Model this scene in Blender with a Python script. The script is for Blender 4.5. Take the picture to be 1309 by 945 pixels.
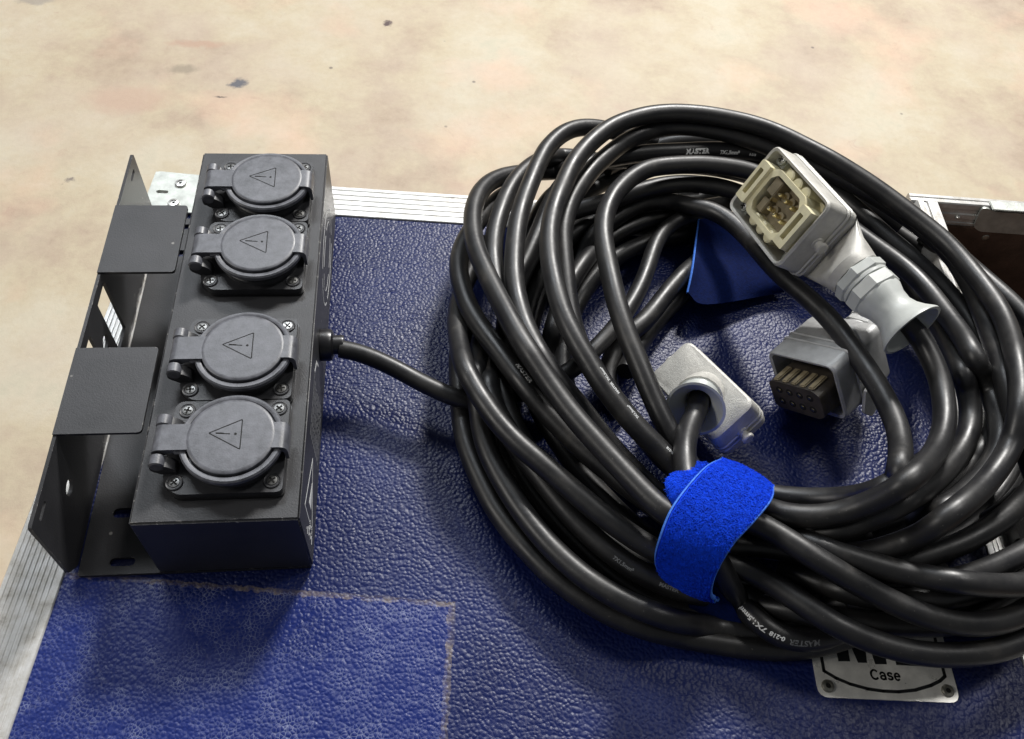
import bpy, bmesh, math, random
from math import sin, cos, pi, radians, sqrt
from mathutils import Vector, Matrix, Euler
import numpy as np

# ------------------------------------------------------------------ camera, light, exposure
# Everything is modelled in centimetres and scaled to metres at the very end.
scene = bpy.context.scene
for o in list(bpy.data.objects): bpy.data.objects.remove(o)
COL = scene.collection
CM = 0.01
cam_d = bpy.data.cameras.new('camera'); cam = bpy.data.objects.new('camera', cam_d); COL.objects.link(cam)
cam.location = (12.4400, -16.8995, 39.2456)
cam.rotation_mode = 'XYZ'
cam.rotation_euler = (0.62693, -0.07026, -0.07175)
cam_d.sensor_fit = 'HORIZONTAL'; cam_d.sensor_width = 36.0
cam_d.lens = 1110.528 / 1309 * 36.0
cam_d.clip_start = 0.01; cam_d.clip_end = 100.0
scene.camera = cam
scene.render.resolution_x, scene.render.resolution_y = 1024, 739

world = bpy.data.worlds.new('World'); scene.world = world; world.use_nodes = True
bg = world.node_tree.nodes['Background']
bg.inputs['Color'].default_value = (0.93, 0.96, 1.0, 1); bg.inputs['Strength'].default_value = 0.11

def area(name, loc, target, sx, sy, power, col):
    d = bpy.data.lights.new(name, 'AREA'); d.shape = 'RECTANGLE'; d.size = sx * CM; d.size_y = sy * CM
    d.energy = power; d.color = col
    o = bpy.data.objects.new(name, d); COL.objects.link(o); o.location = loc
    o.rotation_euler = (Vector(target) - Vector(loc)).to_track_quat('-Z', 'Y').to_euler()
    return o
TG = (18, 8, 0)
area('hall_lamp_main', (18 + 140, 8 + 340, 320), TG, 70, 70, 290, (1.0, 0.975, 0.94))
area('hall_doorway_daylight', (18 - 110, 8 + 320, 400), TG, 200, 80, 85, (0.90, 0.95, 1.0))
area('hall_lamp_side', (18 - 420, 8 - 20, 300), TG, 140, 90, 60, (1.0, 0.96, 0.90))
area('hall_lamp_overhead', (18 + 235, 8 + 105, 430), (30, -3, 0), 70, 70, 42, (1.0, 0.98, 0.95))
scene.view_settings.view_transform = 'Standard'; scene.view_settings.look = 'None'
scene.view_settings.exposure = 0.0; scene.view_settings.gamma = 1.0
scene.render.engine = 'CYCLES'

# ------------------------------------------------------------------ materials
def mat(name): 
    m = bpy.data.materials.new(name); m.use_nodes = True
    nt = m.node_tree; b = nt.nodes['Principled BSDF']
    return m, nt, b
def N(nt, t, **kw):
    n = nt.nodes.new(t)
    for k, v in kw.items():
        if k in n.inputs: n.inputs[k].default_value = v
        else: setattr(n, k, v)
    return n
def LK(nt, a, b): nt.links.new(a, b)
def ramp(nt, src, pts):
    r = nt.nodes.new('ShaderNodeValToRGB'); e = r.color_ramp.elements
    while len(e) < len(pts): e.new(0.5)
    for i, (p, c) in enumerate(pts):
        e[i].position = p; e[i].color = c if len(c) == 4 else (*c, 1)
    LK(nt, src, r.inputs[0]); return r
def coords(nt, scale=1.0, loc=(0, 0, 0)):
    """object coordinates given in centimetres"""
    tc = nt.nodes.new('ShaderNodeTexCoord'); mp = nt.nodes.new('ShaderNodeMapping')
    mp.inputs['Scale'].default_value = tuple(100 * q for q in scale) if isinstance(scale, tuple) else (100 * scale,) * 3
    mp.inputs['Location'].default_value = loc
    LK(nt, tc.outputs['Object'], mp.inputs['Vector']); return mp.outputs[0]
def mathn(nt, op, a, b=None, c=None):
    n = nt.nodes.new('ShaderNodeMath'); n.operation = op
    for i, q in enumerate((a, b, c)):
        if q is None: continue
        if isinstance(q, (int, float)): n.inputs[i].default_value = q
        else: LK(nt, q, n.inputs[i])
    return n.outputs[0]
def mix(nt, f, a, b):
    n = nt.nodes.new('ShaderNodeMix'); n.data_type = 'RGBA'
    if isinstance(f, (int, float)): n.inputs[0].default_value = f
    else: LK(nt, f, n.inputs[0])
    for i, q in ((6, a), (7, b)):
        if isinstance(q, tuple): n.inputs[i].default_value = (*q[:3], 1)
        else: LK(nt, q, n.inputs[i])
    return n.outputs[2]
def bump(nt, b, h, dist_cm, strength=1.0, prev=None):
    n = nt.nodes.new('ShaderNodeBump'); n.inputs['Distance'].default_value = dist_cm * CM
    n.inputs['Strength'].default_value = strength; LK(nt, h, n.inputs['Height'])
    if prev is not None: LK(nt, prev, n.inputs['Normal'])
    LK(nt, n.outputs[0], b.inputs['Normal']); return n.outputs[0]

def simple(name, col, rough=0.5, metal=0.0, spec=0.5, nscale=None, namt=0.0, bscale=None, bamt=0.0, rvar=0.0):
    m, nt, b = mat(name)
    b.inputs['Roughness'].default_value = rough; b.inputs['Metallic'].default_value = metal
    b.inputs['Specular IOR Level'].default_value = spec
    b.inputs['Base Color'].default_value = (*col, 1)
    v = coords(nt)
    oi = nt.nodes.new('ShaderNodeObjectInfo'); ad = N(nt, 'ShaderNodeVectorMath', operation='ADD')
    rm = mathn(nt, 'MULTIPLY', oi.outputs['Random'], 60.0); LK(nt, v, ad.inputs[0]); LK(nt, rm, ad.inputs[1]); v = ad.outputs[0]
    if nscale:
        n = N(nt, 'ShaderNodeTexNoise', Scale=nscale, Detail=5.0, Roughness=0.6); LK(nt, v, n.inputs['Vector'])
        lo = tuple(c * (1 - namt) for c in col); hi = tuple(min(1, c * (1 + namt)) for c in col)
        r = ramp(nt, n.outputs['Fac'], [(0.3, lo), (0.7, hi)]); LK(nt, r.outputs[0], b.inputs['Base Color'])
        if rvar:
            rr = N(nt, 'ShaderNodeMapRange'); LK(nt, n.outputs['Fac'], rr.inputs[0])
            rr.inputs['From Min'].default_value = .3; rr.inputs['From Max'].default_value = .7
            rr.inputs['To Min'].default_value = max(0, rough - rvar); rr.inputs['To Max'].default_value = min(1, rough + rvar)
            LK(nt, rr.outputs[0], b.inputs['Roughness'])
    if bscale:
        n2 = N(nt, 'ShaderNodeTexNoise', Scale=bscale, Detail=3.0, Roughness=0.6); LK(nt, v, n2.inputs['Vector'])
        bump(nt, b, n2.outputs['Fac'], bamt)
    return m

def make_rubber():
    m, nt, b = mat('black_cable_rubber'); v = coords(nt)
    n = N(nt, 'ShaderNodeTexNoise', Scale=0.55, Detail=4.0, Roughness=0.65); LK(nt, v, n.inputs['Vector'])
    c = ramp(nt, n.outputs['Fac'], [(0.35, (0.0085, 0.0085, 0.010)), (0.6, (0.015, 0.0145, 0.0145)), (0.78, (0.042, 0.038, 0.034))])
    d = N(nt, 'ShaderNodeTexNoise', Scale=9.0, Detail=2.0); LK(nt, v, d.inputs['Vector'])
    dd = ramp(nt, d.outputs['Fac'], [(0.70, (0, 0, 0)), (0.77, (.8, .8, .8))])
    col = mix(nt, dd.outputs[0], c.outputs[0], (0.10, 0.095, 0.088)); LK(nt, col, b.inputs['Base Color'])
    r = N(nt, 'ShaderNodeMapRange'); LK(nt, n.outputs['Fac'], r.inputs[0])
    r.inputs['From Min'].default_value = .3; r.inputs['From Max'].default_value = .7
    r.inputs['To Min'].default_value = .35; r.inputs['To Max'].default_value = .50
    LK(nt, r.outputs[0], b.inputs['Roughness'])
    b.inputs['Specular IOR Level'].default_value = 0.62
    n3 = N(nt, 'ShaderNodeTexNoise', Scale=3.0, Detail=4.0); LK(nt, v, n3.inputs['Vector'])
    bump(nt, b, n3.outputs['Fac'], 0.02, 0.4)
    return m

def make_leather():
    m, nt, b = mat('blue_grained_vinyl'); v = coords(nt)
    # warp the coordinates a little so that the pebbles are irregular
    w = N(nt, 'ShaderNodeTexNoise', Scale=1.6, Detail=2.0); LK(nt, v, w.inputs['Vector'])
    vm = N(nt, 'ShaderNodeVectorMath', operation='MULTIPLY_ADD'); LK(nt, w.outputs['Color'], vm.inputs[0])
    vm.inputs[1].default_value = (0.22, 0.22, 0.0); LK(nt, v, vm.inputs[2])
    vo = N(nt, 'ShaderNodeTexVoronoi', feature='SMOOTH_F1', Scale=5.6, Smoothness=0.5, Randomness=1.0); LK(nt, vm.outputs[0], vo.inputs['Vector'])
    ve = N(nt, 'ShaderNodeTexVoronoi', feature='DISTANCE_TO_EDGE', Scale=5.6, Randomness=1.0); LK(nt, vm.outputs[0], ve.inputs['Vector'])
    n2 = N(nt, 'ShaderNodeTexNoise', Scale=11.0, Detail=3.0, Roughness=0.6); LK(nt, v, n2.inputs['Vector'])
    h = mathn(nt, 'SUBTRACT', mathn(nt, 'MULTIPLY', n2.outputs['Fac'], 0.30), mathn(nt, 'MULTIPLY', mathn(nt, 'POWER', vo.outputs['Distance'], 1.4), 1.1))
    bump(nt, b, h, 0.040, 1.0)
    big = N(nt, 'ShaderNodeTexNoise', Scale=0.12, Detail=4.0, Roughness=0.6); LK(nt, v, big.inputs['Vector'])
    base = ramp(nt, big.outputs['Fac'], [(0.3, (0.004, 0.009, 0.062)), (0.7, (0.006, 0.015, 0.100))])
    # the cleaner patch left of an old label, ringed by brown glue residue (case coordinates, cm)
    sp = N(nt, 'ShaderNodeSeparateXYZ'); LK(nt, v, sp.inputs[0])
    wob = N(nt, 'ShaderNodeTexNoise', Scale=2.2, Detail=4.0, Roughness=0.7); LK(nt, v, wob.inputs['Vector'])
    wv = mathn(nt, 'MULTIPLY', mathn(nt, 'SUBTRACT', wob.outputs['Fac'], 0.5), 0.55)
    X = mathn(nt, 'ADD', sp.outputs['X'], wv); Y = mathn(nt, 'ADD', sp.outputs['Y'], wv)
    top = mathn(nt, 'ADD', -0.34, mathn(nt, 'MULTIPLY', X, -0.03))
    dx = mathn(nt, 'SUBTRACT', X, 13.62); dy = mathn(nt, 'SUBTRACT', Y, top)
    inside = mathn(nt, 'MULTIPLY', mathn(nt, 'LESS_THAN', dx, 0.0), mathn(nt, 'LESS_THAN', dy, 0.0))
    lv = mathn(nt, 'MULTIPLY', mathn(nt, 'LESS_THAN', mathn(nt, 'ABSOLUTE', dx), 0.17), mathn(nt, 'LESS_THAN', dy, 0.1))
    lh = mathn(nt, 'MULTIPLY', mathn(nt, 'LESS_THAN', mathn(nt, 'ABSOLUTE', dy), 0.13), mathn(nt, 'LESS_THAN', dx, 0.15))
    line = mathn(nt, 'MAXIMUM', lv, lh)
    brk = ramp(nt, wob.outputs['Fac'], [(0.42, (0, 0, 0)), (0.60, (1, 1, 1))])
    fade = N(nt, 'ShaderNodeTexNoise', Scale=0.8, Detail=3.0); LK(nt, v, fade.inputs['Vector'])
    fd = ramp(nt, fade.outputs['Fac'], [(0.32, (0.15, 0.15, 0.15)), (0.6, (1, 1, 1))])
    line = mathn(nt, 'MULTIPLY', mathn(nt, 'MULTIPLY', line, mathn(nt, 'ADD', mathn(nt, 'MULTIPLY', brk.outputs[0], .7), .22)), fd.outputs[0])
    c1 = mix(nt, mathn(nt, 'MULTIPLY', inside, 0.6), base.outputs[0], (0.007, 0.021, 0.165))
    c2 = mix(nt, mathn(nt, 'MULTIPLY', line, 0.6), c1, (0.27, 0.22, 0.16))
    # white scuffs, with glints painted into the same pale colour, along the grooves
    sc = N(nt, 'ShaderNodeTexNoise', Scale=0.55, Detail=6.0, Roughness=0.72); LK(nt, v, sc.inputs['Vector'])
    scm = ramp(nt, sc.outputs['Fac'], [(0.46, (0, 0, 0)), (0.66, (1, 1, 1))])
    gro = ramp(nt, ve.outputs['Distance'], [(0.02, (1, 1, 1)), (0.10, (0, 0, 0))])
    s = mathn(nt, 'MULTIPLY', mathn(nt, 'MULTIPLY', scm.outputs[0], gro.outputs[0]), mathn(nt, 'ADD', mathn(nt, 'MULTIPLY', inside, 0.8), 0.06))
    c3 = mix(nt, mathn(nt, 'MULTIPLY', s, 0.38), c2, (0.45, 0.50, 0.66)); LK(nt, c3, b.inputs['Base Color'])
    rgh = mathn(nt, 'ADD', 0.30, mathn(nt, 'MULTIPLY', big.outputs['Fac'], 0.16)); LK(nt, rgh, b.inputs['Roughness'])
    b.inputs['Specular IOR Level'].default_value = 0.33
    return m

def make_concrete():
    m, nt, b = mat('warm_stained_concrete'); v = coords(nt)
    a = N(nt, 'ShaderNodeTexNoise', Scale=0.035, Detail=9.0, Roughness=0.68); LK(nt, v, a.inputs['Vector'])
    c = ramp(nt, a.outputs['Fac'], [(0.28, (0.29, 0.215, 0.16)), (0.40, (0.42, 0.335, 0.25)), (0.50, (0.49, 0.42, 0.30)), (0.60, (0.53, 0.475, 0.365)), (0.75, (0.44, 0.43, 0.33))])
    g = N(nt, 'ShaderNodeTexNoise', Scale=0.06, Detail=5.0); LK(nt, v, g.inputs['Vector'])
    gm = ramp(nt, g.outputs['Fac'], [(0.45, (0, 0, 0)), (0.72, (0.55, 0.55, 0.55))])
    col = mix(nt, gm.outputs[0], c.outputs[0], (0.50, 0.42, 0.34))
    p2 = N(nt, 'ShaderNodeTexNoise', Scale=0.045, Detail=4.0); LK(nt, coords(nt, 1.0, (40, 12, 3)), p2.inputs['Vector'])
    pm = ramp(nt, p2.outputs['Fac'], [(0.52, (0, 0, 0)), (0.72, (0.6, 0.6, 0.6))])
    col = mix(nt, pm.outputs[0], col, (0.66, 0.43, 0.32))
    f = N(nt, 'ShaderNodeTexNoise', Scale=0.9, Detail=6.0, Roughness=0.7); LK(nt, v, f.inputs['Vector'])
    fm = ramp(nt, f.outputs['Fac'], [(0.25, (0.93, 0.93, 0.93)), (0.6, (1, 1, 1))])
    mm = nt.nodes.new('ShaderNodeMix'); mm.data_type = 'RGBA'; mm.blend_type = 'MULTIPLY'; mm.inputs[0].default_value = 1
    LK(nt, col, mm.inputs[6]); LK(nt, fm.outputs[0], mm.inputs[7]); col = mm.outputs[2]
    gr = N(nt, 'ShaderNodeTexNoise', Scale=2.6, Detail=4.0, Roughness=0.8); LK(nt, v, gr.inputs['Vector'])
    grm = ramp(nt, gr.outputs['Fac'], [(0.62, (0, 0, 0)), (0.74, (.5, .5, .5))])
    col = mix(nt, grm.outputs[0], col, (0.36, 0.27, 0.21))
    sc2 = N(nt, 'ShaderNodeTexNoise', Scale=0.22, Detail=6.0, Roughness=0.75, Distortion=1.2); LK(nt, v, sc2.inputs['Vector'])
    scm2 = ramp(nt, sc2.outputs['Fac'], [(0.60, (0, 0, 0)), (0.72, (.45, .45, .45))])
    col = mix(nt, scm2.outputs[0], col, (0.40, 0.285, 0.22))
    # small specks of dirt
    sp = N(nt, 'ShaderNodeTexVoronoi', Scale=0.075, Randomness=1.0); LK(nt, v, sp.inputs['Vector'])
    spm = ramp(nt, sp.outputs['Distance'], [(0.018, (0.75, 0.75, 0.75)), (0.035, (0, 0, 0))])
    col = mix(nt, spm.outputs[0], col, (0.13, 0.11, 0.10))
    # the individual stains
    wn = N(nt, 'ShaderNodeTexNoise', Scale=0.3, Detail=7.0, Roughness=0.7); LK(nt, v, wn.inputs['Vector'])
    off = N(nt, 'ShaderNodeVectorMath', operation='MULTIPLY_ADD'); LK(nt, wn.outputs['Color'], off.inputs[0])
    off.inputs[1].default_value = (4.4, 4.4, 0); LK(nt, v, off.inputs[2])
    for (x, y, rx, ry, cc, st) in ((-20.7, 121.4, 2.0, 1.7, (0.115, 0.115, 0.13), 1), (-31.0, 125.5, 3.2, 1.9, (0.30, 0.25, 0.19), .9),
                                   (-29.5, 133.3, 6.5, 1.5, (0.42, 0.27, 0.20), .6), (-39.2, 116.5, 9.5, 5.0, (0.45, 0.30, 0.23), .55),
                                   (6.3, 141.4, 1.1, 1.1, (0.09, 0.06, 0.06), 1), (-62.0, 146.7, 4.5, 1.9, (0.28, 0.25, 0.22), .7),
                                   (-23.5, 117.6, 1.3, .5, (0.15, 0.12, 0.10), 1), (-45.0, 95.0, 1.0, .8, (0.2, 0.17, 0.15), .9)):
        s = N(nt, 'ShaderNodeVectorMath', operation='SUBTRACT'); LK(nt, off.outputs[0], s.inputs[0]); s.inputs[1].default_value = (x + 2.2, y + 2.2, 0)
        d = N(nt, 'ShaderNodeVectorMath', operation='MULTIPLY'); LK(nt, s.outputs[0], d.inputs[0]); d.inputs[1].default_value = (1 / rx, 1 / ry, 0)
        l = N(nt, 'ShaderNodeVectorMath', operation='LENGTH'); LK(nt, d.outputs[0], l.inputs[0])
        r = ramp(nt, l.outputs['Value'], [(0.50, (st, st, st)), (1.12, (0, 0, 0))])
        col = mix(nt, r.outputs[0], col, cc)
    LK(nt, col, b.inputs['Base Color']); b.inputs['Roughness'].default_value = 0.62
    bump(nt, b, f.outputs['Fac'], 0.15, 0.4)
    return m

def make_alu(name='brushed_aluminium', base=(0.72, 0.72, 0.71), rough=0.34, axis=1):
    m, nt, b = mat(name); 
    sc = (14.0, 0.25, 14.0) if axis == 1 else (0.25, 14.0, 14.0)
    v = coords(nt, sc)
    n = N(nt, 'ShaderNodeTexNoise', Scale=1.0, Detail=4.0, Roughness=0.6); LK(nt, v, n.inputs['Vector'])
    v2 = coords(nt)
    n2 = N(nt, 'ShaderNodeTexNoise', Scale=1.1, Detail=6.0, Roughness=0.7); LK(nt, v2, n2.inputs['Vector'])
    d = ramp(nt, n2.outputs['Fac'], [(0.40, (1, 1, 1)), (0.60, (0.78, 0.76, 0.72)), (0.74, (0.40, 0.37, 0.34))])
    c = ramp(nt, n.outputs['Fac'], [(0.3, tuple(q * .82 for q in base)), (0.7, base)])
    mm = nt.nodes.new('ShaderNodeMix'); mm.data_type = 'RGBA'; mm.blend_type = 'MULTIPLY'; mm.inputs[0].default_value = 1
    LK(nt, c.outputs[0], mm.inputs[6]); LK(nt, d.outputs[0], mm.inputs[7]); LK(nt, mm.outputs[2], b.inputs['Base Color'])
    b.inputs['Metallic'].default_value = 0.4; b.inputs['Roughness'].default_value = rough
    bump(nt, b, n.outputs['Fac'], 0.01, 0.6)
    return m

def make_powder():
    m, nt, b = mat('black_powder_coat'); v = coords(nt)
    n = N(nt, 'ShaderNodeTexNoise', Scale=14.0, Detail=3.0, Roughness=0.6); LK(nt, v, n.inputs['Vector'])
    bump(nt, b, n.outputs['Fac'], 0.018, 0.55)
    a = N(nt, 'ShaderNodeTexNoise', Scale=0.35, Detail=5.0, Roughness=0.6); LK(nt, v, a.inputs['Vector'])
    c = ramp(nt, a.outputs['Fac'], [(0.3, (0.024, 0.0245, 0.027)), (0.7, (0.040, 0.040, 0.044))])
    # chips on the sharp edges: bare steel where the surface turns
    g = nt.nodes.new('ShaderNodeNewGeometry')
    bv = nt.nodes.new('ShaderNodeBevel'); bv.samples = 4; bv.inputs['Radius'].default_value = 0.06 * CM
    dp = N(nt, 'ShaderNodeVectorMath', operation='DOT_PRODUCT'); LK(nt, g.outputs['True Normal'], dp.inputs[0]); LK(nt, bv.outputs[0], dp.inputs[1])
    e1 = ramp(nt, dp.outputs['Value'], [(0.90, (1, 1, 1)), (0.985, (0, 0, 0))])
    ch = N(nt, 'ShaderNodeTexNoise', Scale=2.0, Detail=5.0, Roughness=0.75); LK(nt, v, ch.inputs['Vector'])
    e2 = ramp(nt, ch.outputs['Fac'], [(0.57, (0, 0, 0)), (0.66, (1, 1, 1))])
    wear = mathn(nt, 'MULTIPLY', e1.outputs[0], e2.outputs[0])
    pv = N(nt, 'ShaderNodeTexVoronoi', Scale=0.55, Randomness=1.0); LK(nt, v, pv.inputs['Vector'])
    dot = ramp(nt, pv.outputs['Distance'], [(0.035, (1, 1, 1)), (0.06, (0, 0, 0))])
    col = mix(nt, mathn(nt, 'MAXIMUM', wear, mathn(nt, 'MULTIPLY', dot.outputs[0], .6)), c.outputs[0], (0.40, 0.385, 0.36))
    LK(nt, col, b.inputs['Base Color'])
    b.inputs['Roughness'].default_value = 0.46; b.inputs['Specular IOR Level'].default_value = 0.5
    return m
def N_noise(nt, v, s):
    n = N(nt, 'ShaderNodeTexNoise', Scale=s, Detail=2.0); LK(nt, v, n.inputs['Vector']); return n.outputs['Fac']

M = {}
M['rubber'] = make_rubber(); M['leather'] = make_leather(); M['concrete'] = make_concrete()
M['alu'] = make_alu(); M['alu_x'] = make_alu('brushed_aluminium_cross', axis=0)
M['zinc'] = simple('dull_zinc_plate', (0.48, 0.50, 0.47), .48, .6, .5, 1.2, .22, 6, .01)
M['rivet'] = simple('bright_rivet_steel', (0.74, 0.74, 0.71), .3, .8, .5, 3, .2)
M['powder'] = make_powder()
M['plastic'] = simple('dark_grey_socket_plastic', (0.030, 0.0305, 0.034), .42, 0, .55, 1.6, .25, 16, .006, .05)
M['lid'] = simple('slate_grey_lid_plastic', (0.098, 0.101, 0.116), .42, 0, .6, 2.2, .42, 14, .006, .05)
M['ink'] = simple('engraving_shadow_black', (0.004, 0.004, 0.004), .8)  # flat black standing in for the shade inside engraved symbol lines
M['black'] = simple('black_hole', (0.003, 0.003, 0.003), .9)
M['screw'] = simple('blackened_screw_steel', (0.20, 0.20, 0.195), .34, .8, .5, 4, .3)
M['screw_bright'] = simple('bright_screw_steel', (0.62, 0.62, 0.60), .26, .9, .5, 4, .15)
M['cast'] = simple('grey_cast_connector_enamel', (0.52, 0.51, 0.475), .40, .25, .5, 1.4, .14, 22, .024, .06)
M['cast_dark'] = simple('mid_grey_cast_enamel', (0.44, 0.445, 0.445), .40, .25, .5, 1.4, .16, 26, .014, .06)
M['gland'] = simple('pale_grey_gland_plastic', (0.50, 0.52, 0.50), .36, 0, .5, 1.2, .10, 20, .006)
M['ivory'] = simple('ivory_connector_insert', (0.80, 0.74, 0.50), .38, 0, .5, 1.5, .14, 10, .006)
M['well'] = simple('dark_brown_insert', (0.05, 0.042, 0.034), .45, 0, .5, 2, .3)
M['bronze'] = simple('yellowed_insert_ridge', (0.26, 0.215, 0.135), .35, 0, .5, 2, .25)
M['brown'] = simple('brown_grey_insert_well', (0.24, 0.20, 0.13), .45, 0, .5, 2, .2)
M['brass'] = simple('brass_contact_pin', (0.82, 0.72, 0.46), .22, 1.0, .5)
M['white_print'] = simple('white_print', (0.80, 0.81, 0.80), .55)
M['soft_print'] = simple('half_worn_print', (0.50, 0.51, 0.51), .55)
M['grey_print'] = simple('worn_grey_print', (0.16, 0.165, 0.17), .6)
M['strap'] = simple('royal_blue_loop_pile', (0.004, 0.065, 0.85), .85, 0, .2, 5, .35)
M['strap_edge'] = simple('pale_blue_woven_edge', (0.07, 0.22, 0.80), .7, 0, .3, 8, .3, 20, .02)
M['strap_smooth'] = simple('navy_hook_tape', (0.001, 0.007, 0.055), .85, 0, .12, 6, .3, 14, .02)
M['plate'] = simple('scuffed_white_aluminium_plate', (0.80, 0.79, 0.74), .36, .35, .5, 1.3, .16, 8, .006, .1)
M['plate_print'] = simple('black_enamel_print', (0.010, 0.011, 0.012), .4)
M['wood'] = simple('dark_brown_lining', (0.10, 0.06, 0.042), .75, 0, .3, .4, .35, 3, .05)
M['knurl'] = simple('tarnished_rivet', (0.30, 0.29, 0.25), .38, .8, .5, 5, .3)
M['grommet'] = simple('black_rubber_grommet', (0.012, 0.012, 0.014), .33, 0, .6, 2, .2)

# ------------------------------------------------------------------ mesh helpers (cm)
def link(name, me, m, parent=None):
    o = bpy.data.objects.new(name, me); COL.objects.link(o)
    ms = m if isinstance(m, (list, tuple)) else [m]
    for q in ms: me.materials.append(M[q])
    if parent is not None: o.parent = parent
    return o
def done(name, bm, m, parent=None, smooth=30):
    bmesh.ops.recalc_face_normals(bm, faces=bm.faces)
    me = bpy.data.meshes.new(name); bm.to_mesh(me); bm.free()
    if smooth:
        for p in me.polygons: p.use_smooth = True
        me.set_sharp_from_angle(angle=radians(smooth))
    return link(name, me, m, parent)
def thing(name, label, cat, loc=(0, 0, 0), rot=None, group=None):
    o = bpy.data.objects.new(name, None); COL.objects.link(o); o.location = loc
    o.empty_display_size = 0.02
    if rot is not None:
        o.rotation_mode = 'XYZ'
        o.rotation_euler = rot if isinstance(rot, tuple) else rot.to_euler()
    o['label'] = label; o['category'] = cat
    if group: o['group'] = group
    return o
def cube(bm, x0, x1, y0, y1, z0, z1, bev=0, seg=2, mi=0):
    r = bmesh.ops.create_cube(bm, size=1)
    vs = r['verts']
    for v in vs:
        v.co = Vector(((x0 + x1) / 2 + v.co.x * (x1 - x0), (y0 + y1) / 2 + v.co.y * (y1 - y0), (z0 + z1) / 2 + v.co.z * (z1 - z0)))
    fs = set(f for v in vs for f in v.link_faces)
    for f in fs: f.material_index = mi
    if bev:
        es = list(set(e for v in vs for e in v.link_edges))
        bmesh.ops.bevel(bm, geom=es, offset=bev, segments=seg, affect='EDGES', clamp_overlap=True)
    return vs
def rrect(L, W, r, n=4):
    """points and unit directions of a rounded rectangle, 4*(n+1) of them, starting at angle 0..."""
    pts = []
    for (cx, cy, a0) in ((L / 2 - r, W / 2 - r, 0), (-L / 2 + r, W / 2 - r, pi / 2), (-L / 2 + r, -W / 2 + r, pi), (L / 2 - r, -W / 2 + r, 1.5 * pi)):
        for k in range(n + 1):
            a = a0 + pi / 2 * k / n; pts.append((cx + r * cos(a), cy + r * sin(a)))
    return pts
def circ_like(pts):
    """unit circle points matched in angle to a rounded rectangle"""
    n = len(pts); out = []
    for i in range(n):
        c = i // (n // 4); k = i % (n // 4); nn = n // 4 - 1
        a = c * pi / 2 + (k + .5) / (nn + 1) * pi / 2
        out.append((cos(a), sin(a)))
    return out
def loft(bm, loops, cap0=True, cap1=True, mi=0):
    vv = [[bm.verts.new(p) for p in l] for l in loops]; n = len(loops[0])
    for a, b in zip(vv[:-1], vv[1:]):
        for i in range(n):
            f = bm.faces.new((a[i], a[(i + 1) % n], b[(i + 1) % n], b[i])); f.material_index = mi
    if cap0: bm.faces.new(vv[0][::-1]).material_index = mi
    if cap1: bm.faces.new(vv[-1]).material_index = mi
    return vv
def frame_for(d):
    d = Vector(d).normalized(); up = Vector((0, 0, 1)) if abs(d.z) < .9 else Vector((0, 1, 0))
    a = d.cross(up).normalized(); return a, a.cross(d).normalized(), d
def lathe(bm, prof, origin=(0, 0, 0), d=(0, 0, 1), n=32, cap0=True, cap1=True, mi=0, phase=0):
    a, b, d = frame_for(d); o = Vector(origin)
    loops = [[o + d * t + (a * cos(2 * pi * i / n + phase) + b * sin(2 * pi * i / n + phase)) * r for i in range(n)] for t, r in prof]
    return loft(bm, loops, cap0, cap1, mi)
def extrude_poly(bm, outline, z0, z1, holes=(), T=None, mi=0):
    """flat plate with holes; T maps (x, y, z) -> Vector"""
    T = T or (lambda x, y, z: Vector((x, y, z)))
    es = []; rings = []
    tmp = bmesh.new()
    for ring in [outline] + list(holes):
        vs = [tmp.verts.new((x, y, 0)) for x, y in ring]
        for i in range(len(vs)): es.append(tmp.edges.new((vs[i], vs[(i + 1) % len(vs)])))
    bmesh.ops.triangle_fill(tmp, use_beauty=True, edges=es, normal=(0, 0, 1))
    r = bmesh.ops.extrude_face_region(tmp, geom=list(tmp.faces))
    for v in r['geom']:
        if isinstance(v, bmesh.types.BMVert): v.co.z = 1
    tmp.verts.ensure_lookup_table(); mp = {}
    for v in tmp.verts: mp[v] = bm.verts.new(T(v.co.x, v.co.y, z0 if v.co.z < .5 else z1))
    for f in tmp.faces:
        try: bm.faces.new([mp[v] for v in f.verts]).material_index = mi
        except ValueError: pass
    tmp.free()
def ngon(cx, cy, rx, ry, n=20):
    return [(cx + rx * cos(2 * pi * i / n), cy + ry * sin(2 * pi * i / n)) for i in range(n)]
def slot(cx, cy, L, W, n=6):
    """rounded slot, long side along y"""
    r = W / 2; h = L / 2 - r
    return [(cx + r * cos(pi * i / n), cy + h + r * sin(pi * i / n)) for i in range(n + 1)] + \
           [(cx + r * cos(pi + pi * i / n), cy - h + r * sin(pi + pi * i / n)) for i in range(n + 1)]
def slotx(cx, cy, L, W): return [(cx + (y - cy), cy - (x - cx)) for x, y in slot(cx, cy, L, W)]
def rpoly(pts, r, n=4):
    """round the corners of a polygon"""
    out = []
    k = len(pts)
    for i in range(k):
        p0, p, p1 = Vector(pts[i - 1]).to_2d(), Vector(pts[i]).to_2d(), Vector(pts[(i + 1) % k]).to_2d()
        a = (p0 - p); b = (p1 - p); q = min(r, a.length / 2.1, b.length / 2.1)
        s = p + a.normalized() * q; e = p + b.normalized() * q
        for j in range(n + 1):
            t = j / n; out.append(tuple((1 - t) ** 2 * s + 2 * t * (1 - t) * p + t * t * e))
    return out
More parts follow.
